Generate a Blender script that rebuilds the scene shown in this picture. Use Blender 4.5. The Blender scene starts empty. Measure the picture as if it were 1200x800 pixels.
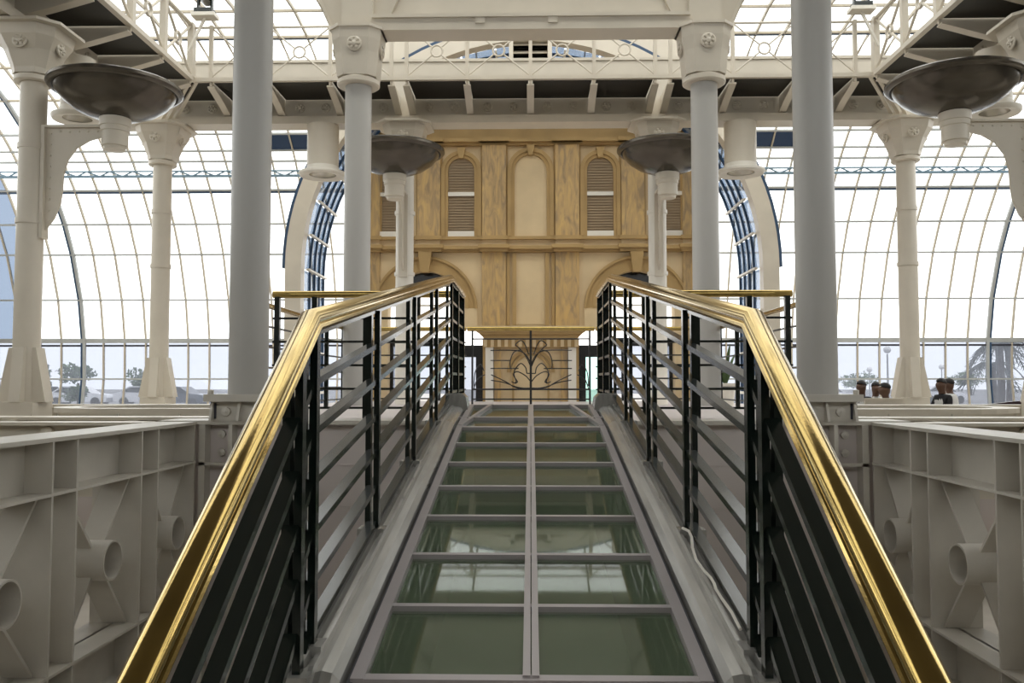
import bpy, bmesh, math, random
from mathutils import Vector, Matrix, Euler
random.seed(7)
C = bpy.context.scene.collection
PI = math.pi

# ------------------------------------------------------------------ camera
cam_d = bpy.data.cameras.new('camera')
cam = bpy.data.objects.new('camera', cam_d)
C.objects.link(cam)
cam_d.sensor_width = 36.0
cam_d.lens = 30.0
cam_d.clip_start = 0.05
cam_d.clip_end = 600
cam.location = (0, 0, 0)
cam.rotation_euler = (PI/2 + math.atan(0.050), 0, math.atan(0.022))
bpy.context.scene.camera = cam

# ------------------------------------------------------------------ world, sun, exposure
wd = bpy.data.worlds.new('sky'); bpy.context.scene.world = wd
wd.use_nodes = True
wn = wd.node_tree.nodes; wl = wd.node_tree.links
wn.clear()
wo = wn.new('ShaderNodeOutputWorld'); wb = wn.new('ShaderNodeBackground')
tc = wn.new('ShaderNodeTexCoord'); sx = wn.new('ShaderNodeSeparateXYZ'); wr = wn.new('ShaderNodeValToRGB')
wl.new(tc.outputs['Generated'], sx.inputs[0]); wl.new(sx.outputs['Z'], wr.inputs[0]); wl.new(wr.outputs[0], wb.inputs[0]); wl.new(wb.outputs[0], wo.inputs[0])
wr.color_ramp.elements[0].position = 0.0; wr.color_ramp.elements[0].color = (0.98, 0.975, 0.96, 1)
wr.color_ramp.elements[1].position = 0.6; wr.color_ramp.elements[1].color = (1.0, 0.975, 0.93, 1)
wb.inputs[1].default_value = 2.4
sun_d = bpy.data.lights.new('sun', 'SUN'); sun_d.energy = 0.6; sun_d.angle = math.radians(6); sun_d.color = (1, 0.93, 0.8)
sun = bpy.data.objects.new('sun', sun_d); C.objects.link(sun)
sun.rotation_euler = (math.radians(30), math.radians(10), 0)   # light coming down from the south, behind the lens
vs = bpy.context.scene.view_settings
bpy.context.scene.display_settings.display_device = 'sRGB'
vs.view_transform = 'Standard'; vs.look = 'None'; vs.gamma = 1.0; vs.use_curve_mapping = False
vs.exposure = 0.15
bpy.context.scene.cycles.max_bounces = 8
bpy.context.scene.cycles.transparent_max_bounces = 24

# ------------------------------------------------------------------ materials
def mat(name, col, rough=0.5, metal=0.0, var=0.08, scale=3.0, bump=0.0, bscale=40.0, spec=0.5, stretch=None, col2=None, coat=0.0):
    m = bpy.data.materials.new(name); m.use_nodes = True
    n = m.node_tree.nodes; l = m.node_tree.links
    b = n['Principled BSDF']
    b.inputs['Roughness'].default_value = rough; b.inputs['Metallic'].default_value = metal
    b.inputs['Specular IOR Level'].default_value = spec
    b.inputs['Coat Weight'].default_value = coat
    t = n.new('ShaderNodeTexCoord'); mp = n.new('ShaderNodeMapping'); l.new(t.outputs['Object'], mp.inputs[0])
    if stretch: mp.inputs['Scale'].default_value = stretch
    nz = n.new('ShaderNodeTexNoise'); nz.inputs['Scale'].default_value = scale; nz.inputs['Detail'].default_value = 6
    l.new(mp.outputs[0], nz.inputs[0])
    r = n.new('ShaderNodeValToRGB'); l.new(nz.outputs[0], r.inputs[0])
    c2 = col2 or tuple(max(0, c*(1-var*2)) for c in col)
    r.color_ramp.elements[0].position = 0.3; r.color_ramp.elements[0].color = (*c2, 1)
    r.color_ramp.elements[1].position = 0.7; r.color_ramp.elements[1].color = (*col, 1)
    l.new(r.outputs[0], b.inputs['Base Color'])
    if bump:
        n2 = n.new('ShaderNodeTexNoise'); n2.inputs['Scale'].default_value = bscale; n2.inputs['Detail'].default_value = 4
        l.new(mp.outputs[0], n2.inputs[0])
        bp = n.new('ShaderNodeBump'); bp.inputs['Strength'].default_value = bump; bp.inputs['Distance'].default_value = 0.01
        l.new(n2.outputs[0], bp.inputs['Height']); l.new(bp.outputs[0], b.inputs['Normal'])
    return m

def glass(name, tint, gloss=0.08, diffuse=0.0, dcol=(0.8, 0.85, 0.95), rough=0.02, dust='ShaderNodeBsdfTranslucent'):
    """thin pane: tinted transparency under a fresnel reflection, with a little dusty scatter"""
    m = bpy.data.materials.new(name); m.use_nodes = True
    n = m.node_tree.nodes; l = m.node_tree.links; n.clear()
    o = n.new('ShaderNodeOutputMaterial')
    tr = n.new('ShaderNodeBsdfTransparent'); tr.inputs[0].default_value = (*tint, 1)
    gl = n.new('ShaderNodeBsdfGlossy'); gl.inputs['Roughness'].default_value = rough
    fr = n.new('ShaderNodeLayerWeight'); fr.inputs['Blend'].default_value = 0.5
    pw = n.new('ShaderNodeMath'); pw.operation = 'POWER'; pw.inputs[1].default_value = 5
    ma = n.new('ShaderNodeMath'); ma.operation = 'MULTIPLY_ADD'; ma.inputs[1].default_value = gloss*8; ma.inputs[2].default_value = gloss*0.35
    mx = n.new('ShaderNodeMixShader')
    l.new(fr.outputs['Facing'], pw.inputs[0]); l.new(pw.outputs[0], ma.inputs[0]); l.new(ma.outputs[0], mx.inputs[0])
    if diffuse:
        df = n.new(dust); df.inputs[0].default_value = (*dcol, 1)
        nz = n.new('ShaderNodeTexNoise'); nz.inputs['Scale'].default_value = 2.0; nz.inputs['Detail'].default_value = 5
        mr = n.new('ShaderNodeMapRange'); mr.inputs[1].default_value = 0.3; mr.inputs[2].default_value = 0.7
        mr.inputs[3].default_value = diffuse*0.6; mr.inputs[4].default_value = diffuse
        l.new(nz.outputs[0], mr.inputs[0])
        m2 = n.new('ShaderNodeMixShader'); l.new(mr.outputs[0], m2.inputs[0]); l.new(tr.outputs[0], m2.inputs[1]); l.new(df.outputs[0], m2.inputs[2])
        l.new(m2.outputs[0], mx.inputs[1])
    else:
        l.new(tr.outputs[0], mx.inputs[1])
    l.new(gl.outputs[0], mx.inputs[2]); l.new(mx.outputs[0], o.inputs[0])
    return m

def marble(name, a, b, c):
    m = mat(name, a, 0.55, var=0.0)
    n = m.node_tree.nodes; l = m.node_tree.links
    r = [x for x in n if x.type == 'VALTORGB'][0]; nz = [x for x in n if x.type == 'TEX_NOISE'][0]; mp = [x for x in n if x.type == 'MAPPING'][0]
    mp.inputs['Rotation'].default_value = (0, 0.7, 0); mp.inputs['Scale'].default_value = (2.2, 1, 0.5)
    nz.inputs['Scale'].default_value = 2.4; nz.inputs['Distortion'].default_value = 1.6; nz.inputs['Detail'].default_value = 9
    r.color_ramp.elements[0].position = 0.33; r.color_ramp.elements[0].color = (*c, 1)
    r.color_ramp.elements[1].position = 0.68; r.color_ramp.elements[1].color = (*a, 1)
    e = r.color_ramp.elements.new(0.5); e.color = (*b, 1)
    return m

M = {}
M['cream'] = mat('cream_paint', (0.66, 0.60, 0.50), 0.38, var=0.05, scale=1.5, bump=0.02)
M['grey_col'] = mat('shaded_grey_white_paint', (0.48, 0.465, 0.435), 0.35, var=0.03, scale=1.2, stretch=(1, 1, 0.2))  # grey-white paint, base darkened to carry the weaker light on these columns
M['girder'] = mat('grey_girder_paint', (0.64, 0.60, 0.53), 0.42, var=0.07, scale=2.5, bump=0.05, bscale=60)
M['mauve'] = mat('mauve_grey_panel', (0.60, 0.54, 0.515), 0.55, var=0.03, scale=1.0)
M['black'] = mat('black_green_gloss', (0.004, 0.009, 0.007), 0.16, var=0.1, spec=0.6)
M['bar'] = mat('black_bar_gloss', (0.010, 0.015, 0.012), 0.16, var=0.1, spec=0.7)
M['brass'] = mat('polished_brass', (0.55, 0.395, 0.135), 0.11, 1.0, var=0.12, scale=2.0, bump=0.015, bscale=25, stretch=(6, 1, 6))
M['brass_dull'] = mat('dull_brass', (0.60, 0.40, 0.12), 0.3, 1.0, var=0.06)
M['pewter'] = mat('dark_pewter', (0.12, 0.105, 0.085), 0.22, 0.75, var=0.15, scale=4, bump=0.01)
M['curb'] = mat('grey_metal_curb', (0.50, 0.49, 0.46), 0.24, 0.5, var=0.12, scale=5, stretch=(6, 0.5, 2), bump=0.02)
M['frame'] = mat('lilac_grey_aluminium', (0.44, 0.40, 0.40), 0.35, 0.2, var=0.05)
M['frame_dark'] = mat('dark_gasket', (0.03, 0.03, 0.045), 0.5)
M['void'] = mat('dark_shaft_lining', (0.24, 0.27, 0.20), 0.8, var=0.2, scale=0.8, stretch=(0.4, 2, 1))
M['stone'] = mat('pale_sandstone', (0.70, 0.545, 0.33), 0.75, var=0.09, scale=0.9, bump=0.06, bscale=12)
M['stone_dark'] = mat('golden_sandstone', (0.46, 0.305, 0.125), 0.7, var=0.12, scale=1.2, bump=0.05)
M['marble'] = marble('ochre_marble', (0.58, 0.385, 0.15), (0.46, 0.31, 0.14), (0.30, 0.21, 0.115))
M['white'] = mat('white_paint', (0.78, 0.74, 0.66), 0.45, var=0.03)
M['blind'] = mat('beige_blind', (0.40, 0.30, 0.19), 0.6, var=0.15, scale=6, stretch=(0.2, 1, 9))
M['grating'] = mat('dark_grating', (0.024, 0.020, 0.012), 0.6, var=0.3, scale=30, stretch=(8, 1, 1))
M['iron'] = mat('black_iron', (0.01, 0.01, 0.01), 0.4)
M['dark_door'] = mat('black_door_metal', (0.008, 0.008, 0.009), 0.25)
M['bar_blue'] = mat('blue_steel_mullion', (0.03, 0.07, 0.14), 0.4)
M['mullion'] = mat('beige_mullion', (0.50, 0.44, 0.34), 0.5, var=0.05)
M['mull_grey'] = mat('grey_transom', (0.42, 0.43, 0.42), 0.5, var=0.05)
M['floor'] = mat('pale_floor_tile', (0.50, 0.46, 0.40), 0.35, var=0.06)
M['ceil'] = mat('ceiling_paint', (0.22, 0.2, 0.17), 0.8)
M['ground'] = mat('car_park_asphalt', (0.33, 0.33, 0.34), 0.9, var=0.2, scale=0.2)
M['leaf'] = mat('leaf_green', (0.10, 0.17, 0.06), 0.7, var=0.3, scale=3)
M['leaf_dark'] = mat('palm_frond', (0.07, 0.085, 0.07), 0.7, var=0.3, scale=3)
M['bark'] = mat('bark_brown', (0.09, 0.07, 0.06), 0.9, var=0.2, bump=0.3)
M['skin'] = mat('brown_skin', (0.12, 0.06, 0.035), 0.5)
M['hair'] = mat('black_hair', (0.012, 0.010, 0.010), 0.6)
M['shirt'] = mat('black_cloth', (0.012, 0.012, 0.014), 0.8)
M['shirt_white'] = mat('white_cloth', (0.7, 0.69, 0.66), 0.8)
M['trouser'] = mat('dark_denim', (0.03, 0.04, 0.07), 0.8)
M['maroon'] = mat('dark_maroon_vinyl', (0.03, 0.008, 0.012), 0.4)
M['tyre'] = mat('tyre_rubber', (0.015, 0.015, 0.015), 0.8)
M['car_glass'] = mat('car_glass', (0.02, 0.025, 0.03), 0.08)
M['globe'] = mat('white_globe', (0.9, 0.9, 0.9), 0.3)
M['inner'] = mat('bright_reflector', (0.75, 0.72, 0.64), 0.25, 0.5)
M['pot'] = mat('terracotta', (0.35, 0.16, 0.08), 0.8)
M['pane'] = glass('clear_pane', (0.95, 0.97, 0.98))
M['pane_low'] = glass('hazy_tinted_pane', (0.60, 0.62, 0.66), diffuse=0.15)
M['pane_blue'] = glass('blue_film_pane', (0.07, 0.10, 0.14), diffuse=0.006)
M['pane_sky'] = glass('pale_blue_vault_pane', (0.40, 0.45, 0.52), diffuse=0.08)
M['pane_shaft'] = glass('dark_green_pane', (0.78, 0.85, 0.77), gloss=0.10, rough=0.03, diffuse=0.17, dcol=(0.42, 0.50, 0.36), dust='ShaderNodeBsdfDiffuse')
M['pane_door'] = glass('green_door_glass', (0.72, 0.93, 0.86), gloss=0.1, diffuse=0.1)

# ------------------------------------------------------------------ mesh builder
class MB:
    def __init__(s): s.v = []; s.f = []; s.sm = []
    def add(s, vs, fs, smooth=False):
        k = len(s.v); s.v += [tuple(p) for p in vs]
        for f in fs: s.f.append(tuple(i+k for i in f)); s.sm.append(smooth)
    def box(s, x0, x1, y0, y1, z0, z1):
        if x0 > x1: x0, x1 = x1, x0
        if y0 > y1: y0, y1 = y1, y0
        if z0 > z1: z0, z1 = z1, z0
        s.add([(x0,y0,z0),(x1,y0,z0),(x1,y1,z0),(x0,y1,z0),(x0,y0,z1),(x1,y0,z1),(x1,y1,z1),(x0,y1,z1)],
              [(0,3,2,1),(4,5,6,7),(0,1,5,4),(1,2,6,5),(2,3,7,6),(3,0,4,7)]); return s
    def beam(s, p0, p1, w, h, up=(0,0,1)):
        """box section bar from p0 to p1: w across, h along up"""
        p0 = Vector(p0); p1 = Vector(p1); d = (p1-p0).normalized(); u = Vector(up)
        a = d.cross(u)
        if a.length < 1e-5: a = d.cross(Vector((1,0,0)))
        a.normalize(); b = a.cross(d).normalized()
        q = [(-.5,-.5),(.5,-.5),(.5,.5),(-.5,.5)]
        vs = [p + a*w*i + b*h*j for p in (p0, p1) for i, j in q]
        s.add(vs, [(3,2,1,0),(4,5,6,7),(0,1,5,4),(1,2,6,5),(2,3,7,6),(3,0,4,7)]); return s
    def sweep(s, pts, prof, up=(0,0,1), closed=False, cap=True, smooth=True):
        """sweep a closed 2D profile (across, up) along a polyline with mitred joints"""
        P = [Vector(p) for p in pts]; n = len(P); m = len(prof); rings = []
        for i in range(n):
            if closed: d0 = (P[i]-P[i-1]).normalized(); d1 = (P[(i+1)%n]-P[i]).normalized()
            else:
                d0 = (P[i]-P[i-1]).normalized() if i else (P[1]-P[0]).normalized()
                d1 = (P[i+1]-P[i]).normalized() if i < n-1 else d0
            t = (d0+d1).normalized(); c = max(0.3, t.dot(d0))
            u = Vector(up)
            a0 = d0.cross(u)
            if a0.length < 1e-4: a0 = d0.cross(Vector((0,1,0)))
            a0.normalize(); b0 = a0.cross(d0).normalized()
            ring = []
            for (x, y) in prof:
                o = a0*x + b0*y
                k = -o.dot(t)/c            # slide along d0 onto the mitre plane
                ring.append(P[i] + o + d0*k)
            rings.append(ring)
        vs = [p for r in rings for p in r]; fs = []
        nn = n if closed else n-1
        for i in range(nn):
            for j in range(m):
                a = i*m+j; b = i*m+(j+1)%m; c2 = ((i+1)%n)*m+(j+1)%m; d2 = ((i+1)%n)*m+j
                fs.append((a, b, c2, d2))
        s.add(vs, fs, smooth)
        if cap and not closed:
            s.add(rings[0], [tuple(range(m))[::-1]]); s.add(rings[-1], [tuple(range(m))])
        return s
    def tube(s, pts, r, n=8, up=(0,0,1), closed=False, smooth=True):
        return s.sweep(pts, [(r*math.cos(2*PI*k/n), r*math.sin(2*PI*k/n)) for k in range(n)], up, closed, True, smooth)
    def lathe(s, prof, c=(0,0,0), axis='z', n=24, smooth=True, rot=0.0, caps=True):
        """prof: list of (r, h) along the axis"""
        def pt(r, a, h):
            x, y = r*math.cos(a), r*math.sin(a)
            if axis == 'z': return (c[0]+x, c[1]+y, c[2]+h)
            if axis == 'y': return (c[0]+x, c[1]+h, c[2]+y)
            return (c[0]+h, c[1]+x, c[2]+y)
        vs = [pt(r, 2*PI*k/n+rot, h) for r, h in prof for k in range(n)]
        fs = []
        for i in range(len(prof)-1):
            for k in range(n):
                fs.append((i*n+k, i*n+(k+1)%n, (i+1)*n+(k+1)%n, (i+1)*n+k))
        s.add(vs, fs, smooth)
        if caps:
            if prof[0][0] > 1e-4: s.add(vs[:n], [tuple(range(n))[::-1]])
            if prof[-1][0] > 1e-4: s.add(vs[-n:], [tuple(range(n))])
        return s
    def prism(s, poly, plane, a, b):
        """poly of 2D points extruded from a to b; plane 'xz' (along y), 'yz' (along x), 'xy' (along z)"""
        def pt(p, t):
            if plane == 'xz': return (p[0], t, p[1])
            if plane == 'yz': return (t, p[0], p[1])
            return (p[0], p[1], t)
        n = len(poly); vs = [pt(p, a) for p in poly] + [pt(p, b) for p in poly]
        fs = [tuple(range(n)), tuple(range(2*n-1, n-1, -1))] + [(i, i+n, (i+1)%n+n, (i+1)%n) for i in range(n)]
        s.add(vs, fs); return s
    def ring(s, c, r0, r1, y0, y1, a0=0.0, a1=PI, n=24):
        """arch band in the xz plane between two radii, from y0 to y1"""
        vs = []; fs = []
        for k in range(n+1):
            a = a0+(a1-a0)*k/n; ca, sa = math.cos(a), math.sin(a)
            vs += [(c[0]+r0*ca, y0, c[1]+r0*sa), (c[0]+r1*ca, y0, c[1]+r1*sa), (c[0]+r1*ca, y1, c[1]+r1*sa), (c[0]+r0*ca, y1, c[1]+r0*sa)]
        for k in range(n):
            for j in range(4): fs.append((4*k+j, 4*k+(j+1)%4, 4*k+4+(j+1)%4, 4*k+4+j))
        fs += [(3,2,1,0), (4*n,4*n+1,4*n+2,4*n+3)]
        s.add(vs, fs); return s
    def mesh(s, name, mats, off=(0,0,0), midx=None):
        me = bpy.data.meshes.new(name)
        me.from_pydata([(v[0]-off[0], v[1]-off[1], v[2]-off[2]) for v in s.v], [], s.f)
        bm = bmesh.new(); bm.from_mesh(me)
        bmesh.ops.recalc_face_normals(bm, faces=bm.faces)
        bm.to_mesh(me); bm.free()
        for m in (mats if isinstance(mats, (list, tuple)) else [mats]): me.materials.append(m)
        if any(s.sm):
            me.polygons.foreach_set('use_smooth', s.sm)
            me.set_sharp_from_angle(angle=0.7)
        if midx: me.polygons.foreach_set('material_index', midx)
        return me
    def build(s, name, m, parent=None, kind=None, midx=None):
        off = wloc(parent) if parent else (0,0,0)
        o = bpy.data.objects.new(name, s.mesh(name, m, off, midx)); C.objects.link(o)
        if parent: o.parent = parent
        if kind: o['kind'] = kind
        return o

def wloc(o):
    v = Vector(o.location)
    while o.parent: o = o.parent; v += Vector(o.location)
    return v
def tag(o, label=None, cat=None, group=None, kind=None):
    if label: o['label'] = label
    if cat: o['category'] = cat
    if group: o['group'] = group
    if kind: o['kind'] = kind
    return o
def thing(name, label, cat, loc=(0,0,0), group=None):
    o = bpy.data.objects.new(name, None); o.empty_display_size = 0.2; C.objects.link(o); o.location = loc
    return tag(o, label, cat, group)
def setting(name, loc=(0,0,0)):
    o = bpy.data.objects.new(name, None); C.objects.link(o); o.location = loc; o['kind'] = 'structure'; return o
def piece(name, me, loc, rot=(0,0,0), scale=(1,1,1), parent=None):
    o = bpy.data.objects.new(name, me); C.objects.link(o)
    p = wloc(parent) if parent else Vector((0,0,0))
    o.location = Vector(loc)-p; o.rotation_euler = rot; o.scale = scale
    if parent: o.parent = parent
    return o
def unit(name, m): return MB().box(-.5,.5,-.5,.5,-.5,.5).mesh(name, m)
def circ(n, r): return [(r*math.cos(2*PI*k/n), r*math.sin(2*PI*k/n)) for k in range(n)]

# ================================================================== THE SETTING
MB().box(-22, 22, 15.2, 34, -1.5, -1.32).build('floor', M['floor'], kind='structure')
MB().box(-22, 22, -12, 15.2, -3.8, -3.6).build('floor_lower', M['floor'], kind='structure')
MB().box(-22, 22, 15.2, 15.35, -3.6, -1.32).build('wall_retaining', M['mauve'], kind='structure')
MB().box(-22, 22, -12.3, -12, -3.8, 5.8).build('wall_back', M['ceil'], kind='structure')
MB().box(-22.3, -22, -12.3, 33.2, -3.8, 5.0).build('wall_left', M['ceil'], kind='structure')
MB().box(22, 22.3, -12.3, 33.2, -3.8, 5.0).build('wall_right', M['ceil'], kind='structure')
MB().box(-22, 22, -12, 9.6, 10.6, 10.9).build('ceiling', M['ceil'], kind='structure')
# podium the far stair landing and the stone front stand on
MB().box(-3.35, 3.35, 8.96, 15.2, -0.62, -0.36).box(-5.6, 5.6, 15.2, 29.5, -1.32, -0.52).build('floor_podium', M['mauve'], kind='structure')

# ---- curved end glazing: a quarter-round glass vault with its axis across the hall
VC = (23.0, 0.5); VR = 10.1
def vp(a, r=VR): return (VC[0]+r*math.cos(math.radians(a)), VC[1]+r*math.sin(math.radians(a)))
ANG = [-10.2, -1.7, 6.8, 15.9, 26.1, 33, 40.8, 47.5, 50, 54, 62.5, 71, 79, 87, 95, 103]
def end_glazing(name, x0, x1, n, angs, dark_at=(), blue_x=None):
    w = setting(name, ((x0+x1)/2, vp(angs[0])[0], vp(angs[0])[1]))
    me = {k: unit('pane', M[k]) for k in ('pane', 'pane_low', 'pane_blue', 'pane_sky')}
    dx = (x1-x0)/n
    for j in range(len(angs)-1):
        a, b = vp(angs[j]), vp(angs[j+1]); am = (angs[j]+angs[j+1])/2
        L = math.hypot(b[0]-a[0], b[1]-a[1]); tilt = math.atan2(-(b[0]-a[0]), b[1]-a[1])
        for i in range(n):
            x = x0+dx*(i+.5)
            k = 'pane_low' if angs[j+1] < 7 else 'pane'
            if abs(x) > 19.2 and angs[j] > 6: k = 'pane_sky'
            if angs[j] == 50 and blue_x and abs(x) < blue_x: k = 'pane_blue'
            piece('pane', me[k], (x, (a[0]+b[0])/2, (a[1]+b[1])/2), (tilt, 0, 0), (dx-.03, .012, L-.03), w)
    for i in range(n+1):
        x = x0+dx*i; th = .05; m = M['mullion']
        if i in dark_at: th = .11; m = M['bar_blue']
        pts = [(x, *vp(a)) for a in angs]
        MB().sweep(pts, [(-th/2,-.05),(th/2,-.05),(th/2,.05),(-th/2,.05)], up=(0,-1,0.3), smooth=False).build('mullion', m, w)
        if i in dark_at:
            pts = [(x-.09*(1 if x > 0 else -1), *vp(a, VR-.04)) for a in angs]
            MB().sweep(pts, [(-.05,-.05),(.05,-.05),(.05,.05),(-.05,.05)], up=(0,-1,0.3), smooth=False).build('mullion', M['mull_grey'], w)
    for j, a in enumerate(angs):
        p = vp(a, VR-.03); h = .06; m = M['mull_grey'] if a < 60 else M['mullion']
        if a == 6.8: h = .17
        MB().beam((x0, *p), (x1, *p), .07, h, up=(0, -math.sin(math.radians(a)), math.cos(math.radians(a)))).build('transom', m, w)
        if a in (6.8, 40.8, 79):
            q = vp(a-(1.1 if a == 6.8 else .55), VR-.02)
            MB().beam((x0, *q), (x1, *q), .05, .07).build('gasket', M['frame_dark'] if a == 6.8 else M['bar_blue'], w)
    # blue service truss hung just inside the glass
    if 47.5 in angs and n > 10:
        q0 = vp(44.8, VR-.25); q1 = vp(46.0, VR-.25)
        t = MB().tube([(x0, *q0), (x1, *q0)], .05, 6); t.tube([(x0, *q1), (x1, *q1)], .03, 6)
        zz = [(x0+(x1-x0)*k/(2*n), *(q0 if k % 2 else q1)) for k in range(2*n+1)]
        t.tube(zz, .03, 5); t.build('service_truss', mat('pale_blue_steel', (0.22, 0.33, 0.42), 0.5), w)
    return w
NX = 19; DX = .836
end_glazing('window_1', -5.02-NX*DX, -5.02, NX, ANG, dark_at=(4,), blue_x=10.2)
end_glazing('window_2', 5.02, 5.02+NX*DX, NX, ANG, dark_at=(15,), blue_x=10.2)
end_glazing('window_3', -5.02, 5.02, 6, [62.5, 71, 79, 87, 95, 103])
# roof lights over the hall, nearer than the vault
w4 = setting('window_4', (0, 12, 10.7))
ph = unit('pane', M['pane'])
for i in range(16):
    for j in range(3, 8):
        piece('pane', ph, (-20.7+2.6*i+.6, 5.2+2.07*j-.2, 10.72), (0,0,0), (2.5, 1.98, .02), w4)
for i in range(17): MB().box(-21.45+2.6*i, -21.35+2.6*i, 9.6, 20.6, 10.55, 10.75).build('mullion', M['mullion'], w4)
for j in range(3, 9): MB().box(-21.4, 20.3, 3.93+2.07*j, 4.07+2.07*j, 10.5, 10.7).build('transom', M['mullion'], w4)

# unseen clerestory glazing, added above side and rear walls to light the columns
w6 = setting('added_window_6', (0, -12.15, 5.8))
for i in range(11):
    for j in range(3): piece('pane', ph, (-20+4*i, -12.15, 6.6+1.6*j), (0,0,0), (3.9, .02, 1.5), w6)
for i in range(12): MB().box(-22.05+4*i, -21.95+4*i, -12.2, -12.1, 5.8, 10.6).build('mullion', M['mullion'], w6)
for j in range(4): MB().box(-22, 22, -12.2, -12.1, 5.8+1.6*j, 5.9+1.6*j).build('transom', M['mullion'], w6)
for s in (-1, 1):
    w7 = setting('added_window_7' if s < 0 else 'added_window_8', (s*22.15, 4, 5.0))
    for i in range(8):
        for j in range(3): piece('pane', ph, (s*22.15, -10+4*i, 6+1.85*j), (0,0,0), (.02, 3.9, 1.75), w7)
    for i in range(9): MB().box(s*22.1, s*22.2, -12.05+4*i, -11.95+4*i, 5.0, 10.6).build('mullion', M['mullion'], w7)
    for j in range(4): MB().box(s*22.1, s*22.2, -12, 20, 5+1.85*j, 5.1+1.85*j).build('transom', M['mullion'], w7)
# ---- bay vault round the stone front: cream arch rib and pale blue glass soffit
AZ = 3.35; RI = 6.62; RO = 7.08
rib = setting('trim_1', (0, 24.5, -1.32))
MB().ring((0, AZ), RI, RO, 24.3, 24.7, 0, PI, 48).build('arch_band', M['cream'], rib)
for sgn in (-1, 1):
    MB().box(sgn*RI, sgn*RO, 24.3, 24.7, -1.32, AZ).build('arch_leg', M['cream'], rib)
    MB().ring((0, AZ), RO, RO+.09, 24.32, 24.5, 0 if sgn > 0 else PI/2, PI/2 if sgn > 0 else PI, 24).build('edge_trim', M['bar_blue'], rib)
for sgn in (-1, 1):
    P = [(sgn*2.5, 10.45), (sgn*4.75, 10.45)] + [(sgn*x, AZ+math.sqrt(RO*RO-x*x)) for x in (4.75, 4.3, 3.9, 3.5, 3.1, 2.8, 2.5)]
    MB().prism(P, 'xz', 24.35, 24.45).build('spandrel', M['cream'], rib)
w5 = setting('window_5', (0, 25.7, -1.32))
pb = unit('pane', M['pane_sky']); NA = 20; YS = [24.72, 25.25, 25.8, 26.35, 26.9]
for k in range(NA):
    a = PI*(k+.5)/NA; L = 2*RI*math.sin(PI/NA/2)
    for j in range(4):
        piece('pane', pb, (RI*math.cos(a), (YS[j]+YS[j+1])/2, AZ+RI*math.sin(a)), (0, -a, 0), (.012, .50, L-.05), w5)
for sgn in (-1, 1):
    for q in range(3):
        for j in range(4):
            piece('pane', pb, (sgn*RI, (YS[j]+YS[j+1])/2, AZ-.6-1.2*q), (0,0,0), (.012, .50, 1.15), w5)
for y in YS[1:]:
    pts = [(RI-.02, y, -.6)] + [((RI-.02)*math.cos(PI*k/40), y, AZ+(RI-.02)*math.sin(PI*k/40)) for k in range(41)] + [(-RI+.02, y, -.6)]
    MB().sweep(pts, [(-.035,-.035),(.035,-.035),(.035,.035),(-.035,.035)], up=(0,1,0), smooth=False).build('mullion', M['bar_blue'], w5)
for k in range(NA+1):
    a = PI*k/NA; c, s_ = math.cos(a), math.sin(a)
    MB().beam(((RI-.1)*c, 24.7, AZ+(RI-.1)*s_), ((RI-.1)*c, 26.9, AZ+(RI-.1)*s_), .06, .09, up=(c,0,s_)).build('transom', M['white'], w5)
for sgn in (-1, 1):
    for q in range(3):
        MB().box(sgn*(RI-.12), sgn*(RI-.04), 24.7, 26.9, AZ-1.25-1.2*q, AZ-1.17-1.2*q).build('transom', M['white'], w5)

# louvred vent box in the crown of the bay
lv = thing('louvre_vent', 'cream vent box with dark louvres above the centre of the stone front', 'vent', (0, 24.6, 9.2))
MB().box(-.62,-.5,24.2,24.9,9.0,10.1).box(.5,.62,24.2,24.9,9.0,10.1).box(-.62,.62,24.2,24.9,10.0,10.1).box(-.62,.62,24.2,24.9,8.9,9.0).box(-.05,.05,24.2,24.3,9,10).build('frame', M['cream'], lv)
MB().box(-.5,.5,24.75,24.8,9.0,10.0).build('back_panel', M['dark_door'], lv)
for k in range(4):
    MB().prism([(24.3,9.1+.24*k),(24.33,9.1+.24*k),(24.6,9.28+.24*k),(24.57,9.28+.24*k)], 'yz', -.5, .5).build('slat', M['cream'], lv)

# ================================================================== COLUMNS
def rosette(b, c, ax, r, sgn=1):
    """small cast flower: disc, ring and boss standing proud along an axis"""
    b.lathe([(r, 0), (r, .022*sgn), (r*.78, .034*sgn), (r*.72, .02*sgn), (r*.4, .02*sgn), (r*.36, .05*sgn), (.001, .065*sgn)], c, ax, 16, caps=False)
    for k in range(6):
        a = 2*PI*k/6; q = r*.57
        d = (q*math.cos(a), q*math.sin(a))
        p = (c[0]+d[0], c[1], c[2]+d[1]) if ax == 'y' else (c[0], c[1]+d[0], c[2]+d[1])
        b.lathe([(r*.24, .015*sgn), (r*.2, .045*sgn), (.001, .05*sgn)], p, ax, 8, caps=False)

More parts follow.
